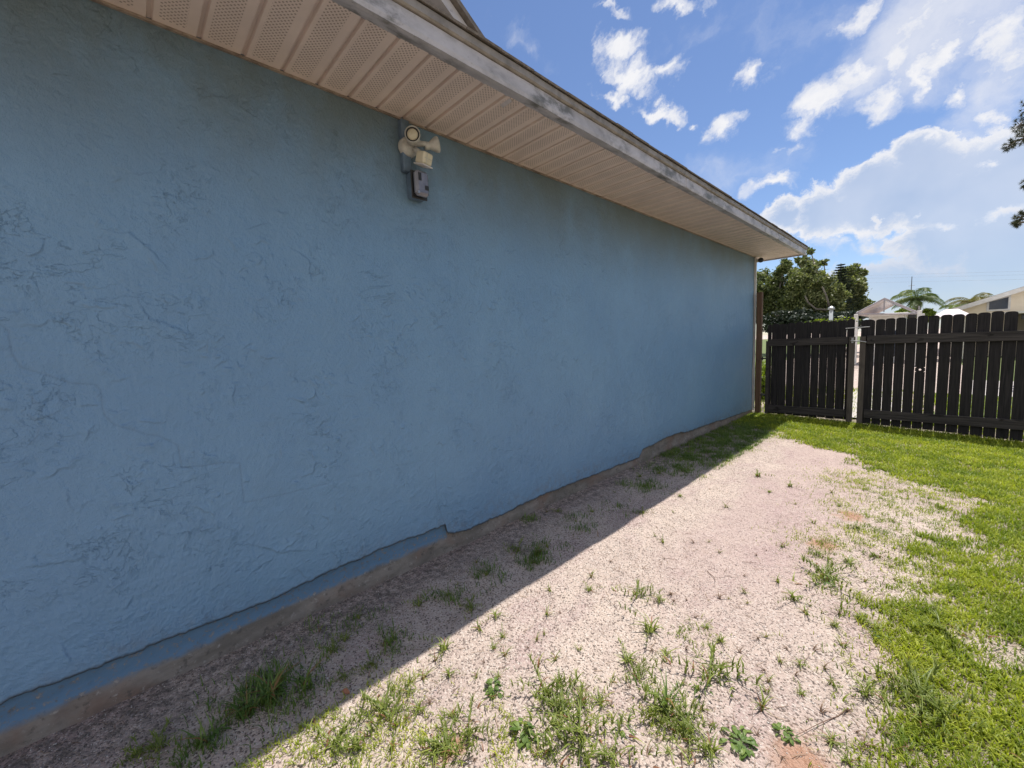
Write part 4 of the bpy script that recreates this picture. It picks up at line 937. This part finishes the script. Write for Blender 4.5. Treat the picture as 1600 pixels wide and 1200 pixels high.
def conifer():
    c = at(1309, 412, 31); b = at(1311, 490, 31); root = empty('conifer_tree', (b[0], 31, 0), 'dark conical conifer poking up among the leafy trees', 'tree'); H = c[2]; V = []; F = []; rn = []; g = np.random.default_rng(3)
    for i in range(26):
        z = H-.12-i*(H-1)/28; R = .12+(H-z)*.46
        for a in np.linspace(0, 6.28, 11)[:-1]+g.uniform(0, .6):
            for t in np.linspace(.1, 1, 9):
                for q in (-1, 1):
                    p = np.array([b[0]+math.cos(a)*R*t, 31+math.sin(a)*R*t, z+.14*t*R]); L = .22*(1.15-t); dd = a+q*.9; e = p+np.array([math.cos(dd)*L, math.sin(dd)*L, .03]); k = len(V)
                    V += [p+np.array([0, 0, .02]), p-np.array([0, 0, .035]), e]; F.append((k, k+1, k+2)); rn += [g.random()]*3
    raw('crown', V, F, M['conifer'], root, False, {'rnd': rn}); m = MB(); m.tube([(b[0], 31, -.1), (b[0], 31, H)], [.14, .02], 7); m.build('trunk', M['bark'], root, True)
conifer()
tree('broadleaf_tree', [(1328,428,20,14),(1345,425,9,7),(1318,450,18,24),(1330,450,22,16),(1338,475,20,18),(1322,490,26,14),(1347,488,10,10),(1345,440,9,8),(1350,482,7,7)], 32, 9000, .10, 'treeB', 'rounded leafy tree at the right end of the tree row', [], 34, base=(1330, 492))
tree('shrub', [(1300,495,60,7),(1240,498,50,12),(1210,503,30,14),(1300,508,60,9),(1240,512,50,10)], 27, 7000, .09, 'conifer', 'low dark shrub mass under the tree row', [], 36, cat='shrub', base=(1270, 505), tr=.05)
def bush():
    root = empty('lime_shrub', (-.25, 9.0, 0), 'lime green shrub glimpsed between post and narrow gate', 'shrub')
    V, F, rn = leaves([(-.30, 9.0, .35, .28, .3, .35), (-.32, 9.1, .1, .35, .3, .25), (-.75, 9.2, .3, .4, .35, .3)], 3200, .035, 5); raw('foliage', V, F, M['hedge'], root, False, {'rnd': rn})
    m = MB(); m.tube([(-.28, 9, -.05), (-.30, 9, .35)], .015, 6); m.tube([(-.28, 9, -.05), (-.6, 9.1, .3)], .012, 6); m.build('stem', M['bark'], root)
bush()
def vine():
    root = empty('vine', (.8, 7.34, 1.35), 'thin leafy vine creeping along the top of the narrow gate', 'vine'); V = []; F = []; rn = []; g = np.random.default_rng(8); pts = [(x, 7.34+g.normal(0, .01), 1.385+.02*(x > .8)+g.normal(0, .01)) for x in np.linspace(.56, 1.22, 18)]
    m = MB(); m.tube(pts, .004, 5); m.tube([(.9, 7.36, 0), (.88, 7.35, .7), (.9, 7.34, 1.4)], .006, 5); m.build('stem', M['bark'], root)
    for i in range(170):
        p = np.array(pts[g.integers(0, 18)])+g.normal(0, 1, 3)*np.array([.03, .02, .018]); u = g.normal(size=3); u /= np.linalg.norm(u); v = np.cross(u, g.normal(size=3)); v /= np.linalg.norm(v); s = g.uniform(.010, .022); k = len(V)
        V += [p-u*s, p+v*s*.6, p+u*s, p-v*s*.6]; F.append((k, k+1, k+2, k+3)); rn += [g.random()]*4
    raw('leaves', V, F, M['vine'], root, False, {'rnd': rn})
vine()
def palm(name, u, v, Y, R, mat, label, seed, nf=15, crown_up=.25):
    c = at(u, v, Y); root = empty(name, (c[0], Y, -.05), label, 'palm'); g = np.random.default_rng(seed)
    m = MB(); zs = np.linspace(-.1, c[2], 10); m.tube([(c[0]+.05*math.sin(z), Y, z) for z in zs], [.16-.05*i/9+.012*(i % 2) for i in range(10)], 10); m.build('trunk', M['palmbark'], root, True)
    V = []; F = []; rn = []
    for i in range(nf):
        a = 6.28*i/nf+g.uniform(-.2, .2); el = g.uniform(.1, 1.25) if i % 3 else g.uniform(-.4, .2); L = R*g.uniform(.9, 1.3); p = np.array([c[0], Y, c[2]]); q = p.copy(); ps = [p.copy()]
        N = 16
        for k in range(N):
            e = el-(el+1.25)*(k/N)**1.1; q = q+np.array([math.cos(a)*math.cos(e), math.sin(a)*math.cos(e), math.sin(e)])*L/N; ps.append(q.copy())
        rd = g.random()
        for k in range(1, N+1):
            t = (ps[k]-ps[k-1]); t /= np.linalg.norm(t); s = np.cross(t, [0, 0, 1]); s /= np.linalg.norm(s)+1e-6; w = .012
            b = len(V); V += [ps[k-1]-s*w, ps[k-1]+s*w, ps[k]+s*w, ps[k]-s*w]; F.append((b, b+1, b+2, b+3)); rn += [.2]*4
            ll = R*.34*math.sin(math.pi*min(1, .12+k/N*.88))**.6
            for sd in (-1, 1):
                for h in (0, .25, .5, .75):
                    o_ = ps[k-1]+(ps[k]-ps[k-1])*h; tip = o_+s*sd*ll*.75+t*ll*.45+np.array([0, 0, -ll*g.uniform(.25, .75)]); b = len(V)
                    V += [o_-t*.008, o_+t*.008, (o_+tip)/2+t*.010+np.array([0, 0, .02]), tip, (o_+tip)/2-t*.008+np.array([0, 0, .02])]; F.append((b, b+1, b+2, b+3, b+4)); rn += [np.clip(rd*.6+g.random()*.4, 0, 1)]*5
    raw('fronds', V, F, M[mat], root, False, {'rnd': rn}); return root
palm('palm_tree', 1432, 467, 27, 1.1, 'palmleaf', 'feathery green palm above the wide gate beside the pan roof', 5, 12)
palm('palm_tree', 1521, 472, 40, 1.5, 'palmdry', 'small yellowish palm peeking over the beige house roof', 6, 13)
palm('palm_tree', 1497, 481, 38, 1.1, 'palmleaf', 'dull green palm low behind the start of the beige roof', 7, 11)
tree('shrub', [(1415,490,14,8),(1448,492,14,9)], 26, 1500, .08, 'vine', 'yellow green shrubs at the foot of the green palm', [], 38, cat='shrub', base=(1430, 500), tr=.04)
# pine at the right, trunk beyond the picture edge
def pine():
    Y = 15; tx = 5.2; root = empty('pine_tree', (tx, Y, -.1), 'pine whose needle clusters reach in at the right edge of the sky', 'tree')
    cl = [(1594,196,14,20),(1604,170,16,20),(1579,226,14,11),(1600,215,18,14),(1615,205,20,22),(1606,286,13,13),(1625,290,20,14),(1596,340,15,11),(1588,350,8,5),(1612,334,18,16),(1640,250,26,20),(1660,170,30,24),(1670,320,30,20)]
    V = []; F = []; rn = []; g = np.random.default_rng(6); m = MB(); m.tube([(tx, Y, -.2), (tx+.05, Y, 4), (tx, Y, 8.5), (tx-.1, Y, 11)], [.24, .2, .14, .04], 10)
    for (u, v, ru, rv) in cl:
        c = at(u, v, Y+g.uniform(-.3, .3)); e = np.linalg.norm(at(u+ru, v, Y)-at(u, v, Y)); f = np.linalg.norm(at(u, v+rv, Y)-at(u, v, Y))
        m.tube([(tx, Y, c[2]-.25), ((tx+c[0])/2, Y, c[2]-.05), (c[0]+e*.5, Y, c[2]-.02), tuple(c)], [.06, .045, .02, .008], 6)
        for k in range(26):
            q = g.normal(size=3); q /= np.linalg.norm(q); t0 = c+q*np.array([e, e, f])*g.uniform(.4, .85); d0 = (t0-c); d0 /= np.linalg.norm(d0)
            m.tube([tuple(c), tuple(t0)], [.006, .003], 4, False)
            for j in range(34):
                d = d0*.7+g.normal(size=3)*.75; d /= np.linalg.norm(d); L = g.uniform(.05, .10); s = np.cross(d, g.normal(size=3)); s /= np.linalg.norm(s); b = len(V); V += [t0-s*.0035, t0+s*.0035, t0+d*L]; F.append((b, b+1, b+2)); rn += [g.random()]*3
    m.build('trunk', M['bark'], root, True); raw('crown', V, F, M['pine'], root, False, {'rnd': rn})
pine()

# ------------------------------------------------------------ neighbouring buildings
def quad(m, P): m.add(P, [tuple(range(len(P)))])
def pan_roof():
    Y = 20; a = at(1338, 490, Y); pk = at(1382, 467, Y); c = at(1437, 489, Y); D = 5.
    root = empty('patio_cover', (pk[0], Y, -.06), 'white framed patio cover with ribbed pinkish pan roof', 'patio cover')
    zb = -.08
    m = MB(); mid = at(1412, 478, Y)
    for x in (a[0], c[0]):
        for y in (Y, Y+D): m = MB(); m.box(x-.06, x+.06, y-.06, y+.06, zb, a[2]-.02, bev=.01); m.build('post', M['white'], root)
    m = MB(); th = .05
    for s, (p, q) in enumerate(((a, pk), (pk, c))):
        if s == 1: continue
        V = [(p[0], Y, p[2]), (q[0], Y, q[2]), (q[0], Y+D, q[2]), (p[0], Y+D, p[2])]; V += [(x, y, z-th) for x, y, z in V]; m.add(V, [(0,1,2,3), (7,6,5,4), (0,4,5,1), (1,5,6,2), (2,6,7,3), (3,7,4,0)])
    m.build('roof_panel', M['panroof'], root)
    m = MB()
    for t in (0, 1/4, 2/4, 3/4, 1): m.tube([(a[0]+(pk[0]-a[0])*0-.0, Y+D*t, a[2]+.02), (pk[0], Y+D*t, pk[2]+.02)], .025, 6)
    for y in (Y, Y+D): m.tube([(pk[0], y, pk[2]+.02), (c[0], y, c[2])], .028, 6)
    for t in (0, .33, .66, 1): m.tube([(a[0]+(pk[0]-a[0])*t, Y, a[2]+(pk[2]-a[2])*t+.025), (a[0]+(pk[0]-a[0])*t, Y+D, a[2]+(pk[2]-a[2])*t+.025)], .02, 6)
    m.tube([(a[0], Y, a[2]-.02), (c[0], Y, c[2]-.02)], .03, 6); m.tube([(pk[0], Y, pk[2]), (pk[0], Y, a[2])], .022, 6); m.tube([(pk[0]+.9, Y, a[2]+.12), (pk[0]+.9, Y, a[2])], .022, 6)
    m.build('frame', simple('grey frame', (.36, .33, .36), (.28, .26, .28), 4, .5, 0), root)
    # low white building under it
    p0 = at(1362, 497, Y+1.5); p1 = at(1413, 488, Y+1.5)
    h = empty('shed', (p0[0]+.6, Y+1.5, -.07), 'low white shed under the patio cover', 'shed'); m = MB(); m.box(p0[0], p1[0], Y+1.5, Y+4, -.1, p1[2]-.1); m.build('wall', M['white'], h)
    m = MB(); m.box(p0[0]-.12, p1[0]+.12, Y+1.35, Y+4.1, p1[2]-.1, p1[2]+.0, bev=.01); m.build('roof', M['white'], h); m = MB(); m.box(p1[0]+.1, p1[0]+.32, Y+1.5, Y+1.9, p1[2]-.22, p1[2]-.02, bev=.03); m.build('vent', M['black'], h)
    m = MB(); m.box(p0[0]+.3, p0[0]+.9, Y+1.485, Y+1.502, .2, 1.2); m.build('window', M['glassdark'], h)
pan_roof()
def beige_house():
    Y = 28; a = at(1474, 489, Y); b = at(1600, 450, Y); sl_ = (b[2]-a[2])/(b[0]-a[0]); rx = b[0]+3.0; rz = b[2]+sl_*3.0
    root = empty('house', (rx, Y, -.1), 'beige gabled house beyond the wide gate with one dark sloped top window', 'house'); D = 9.; lx = a[0]+.35; rr_ = 2*rx-lx
    m = MB(); m.prism([(lx, -.15), (rr_, -.15), (rr_, a[2]+.35*sl_-.12), (rx, rz-.12), (lx, a[2]+.35*sl_-.12)], Y, Y+D); m.build('wall', M['beige'], root)
    m = MB()
    for s in (0, 1):
        P = [(a[0]-.15, a[2]-.15*sl_), (rx, rz)]; 
        if s: P = [(2*rx-x, z) for x, z in P]
        (x0, z0), (x1, z1) = P; m.add([(x, y, z+dz) for x, z in P for y in (Y-.35, Y+D+.3) for dz in (-.02, .07)], [(0,2,3,1), (4,5,7,6), (0,1,5,4), (2,6,7,3), (0,4,6,2), (1,3,7,5)])
    m.build('roof', simple('grey beige roof', (.42, .38, .34), (.34, .31, .28), 3, .9, .2, .01), root)
    m = MB(); P = [(a[0]-.15, a[2]-.15*sl_), (rx, rz)]
    for s in (0, 1):
        Q = P if not s else [(2*rx-x, z) for x, z in P]; m.add([(x, y, z+dz) for x, z in Q for y in (Y-.38, Y-.352) for dz in (-.13, .055)], [(0,2,3,1), (4,5,7,6), (0,1,5,4), (2,6,7,3), (0,4,6,2), (1,3,7,5)])
    m.build('fascia', M['white'], root)
    w0 = at(1545, 484, Y-.02); w1 = at(1576, 464, Y-.02); wl = at(1545, 472, Y-.02)
    m = MB(); fr = .07; P = [(w0[0]-fr, w0[2]-fr), (w1[0]+fr, w0[2]-fr), (w1[0]+fr, w1[2]+fr*1.2), (w0[0]-fr, wl[2]+fr*.9)]; m.prism(P, Y-.03, Y+.0); wf = m.build('window', M['white'], root)
    m = MB(); m.prism([(w0[0], w0[2]), (w1[0], w0[2]), (w1[0], w1[2]), (w0[0], wl[2])], Y-.04, Y-.031); m.build('pane', M['glassdark'], wf)
    # carport-like projection lower right
    p0 = at(1575, 487, Y-3); p1 = at(1640, 483, Y-3)
    m = MB(); m.box(p0[0], p0[0]+5, Y-3, Y-.01, p0[2]-.08, p0[2]+.0); m.build('porch_roof', M['white'], root)
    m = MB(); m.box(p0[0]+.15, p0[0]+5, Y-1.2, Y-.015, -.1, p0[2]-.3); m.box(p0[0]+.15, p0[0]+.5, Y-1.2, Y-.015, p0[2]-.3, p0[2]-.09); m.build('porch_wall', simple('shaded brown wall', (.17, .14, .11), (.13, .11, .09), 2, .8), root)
    m = MB(); m.box(p0[0]+.5, p0[0]+5, Y-1.1, Y-.6, p0[2]-.3, p0[2]-.09); m.build('porch_window', M['glassdark'], root)
beige_house()
def low_roof():
    Y = 23; a = at(1455, 494, Y); b = at(1478, 482, Y); c = at(1520, 493, Y); root = empty('gazebo', (b[0], Y+1, -.1), 'low pinkish hipped patio roof in front of the beige house', 'gazebo')
    m = MB(); y0, y1 = Y, Y+2.4; V = [(a[0], y0, a[2]-.05), (c[0], y0, a[2]-.05), (c[0], y1, a[2]-.05), (a[0], y1, a[2]-.05), (b[0], (y0+y1)/2, b[2]), ((b[0]+c[0])/2, (y0+y1)/2, b[2])]
    m.add(V, [(0, 1, 5, 4), (1, 2, 5), (2, 3, 4, 5), (3, 0, 4), (3, 2, 1, 0)]); m.build('roof', M['panroof'], root)
    m = MB(); 
    for x in (a[0]+.08, c[0]-.08):
        for y in (y0+.1, y1-.1): m = MB(); m.box(x-.05, x+.05, y-.05, y+.05, -.15, a[2]-.06); m.build('post', M['white'], root)
low_roof()
def pipe():
    Y = 18; t = at(1299, 479, Y); root = empty('vent_pipe', (t[0], Y, -.08), 'pale grey pipe with a small cap in front of the trees', 'pipe')
    m = MB(); m.tube([(t[0], Y, -.15), (t[0], Y, t[2]-.05)], .055, 12); m.build('pipe', simple('pale pipe', (.42, .45, .46), (.34, .36, .37), 6, .5), root, True)
    m = MB(); m.lathe([(.055, -.08), (.10, -.08), (.10, -.02), (.03, .03), (.0001, .03)], (t[0], Y, t[2]-.02), (0, 0, 1), 14); m.build('cap', M['galv'], root)
    Y = 60; t = at(1425, 432, Y); root = empty('mast', (t[0], Y, -.1), 'thin dark antenna mast rising behind the green palm', 'mast')
    m = MB(); m.tube([(t[0], Y, -.2), (t[0], Y, t[2]*.6), (t[0], Y, t[2])], [.09, .05, .03], 6); m.tube([(t[0]-.25, Y, t[2]*.86), (t[0]+.25, Y, t[2]*.86)], .02, 5); m.build('pole', simple('mast steel', (.12, .13, .16), (.10, .11, .13), 3, .5, 0), root)
    wm = simple('wire', (.10, .11, .13), (.09, .10, .12), 3, .5, 0)
    Y = 90; A = at(1240, 436, Y); 
    pA = at(1260, 470, Y); 
    for i, (v0, v1) in enumerate(((430, 424), (434, 430), (441, 437))):
        a = at(1255, v0+3, Y); b = at(1700, v1-3, Y); a, b = a-(b-a)*1.2, b+(b-a)*1.2; pts = [tuple(a+(b-a)*t-np.array([0, 0, 1.2*4*t*(1-t)*.35-.4])) for t in np.linspace(0, 1, 60)]; m = MB(); m.tube(pts, .008, 5); o = m.build('power_line', wm)
        tag(o, ['topmost thin power line crossing the low sky', 'middle thin power line crossing the low sky', 'lowest thin power line crossing the low sky'][i], 'power line')
pipe()
SC.render.resolution_x = 1024; SC.render.resolution_y = 768
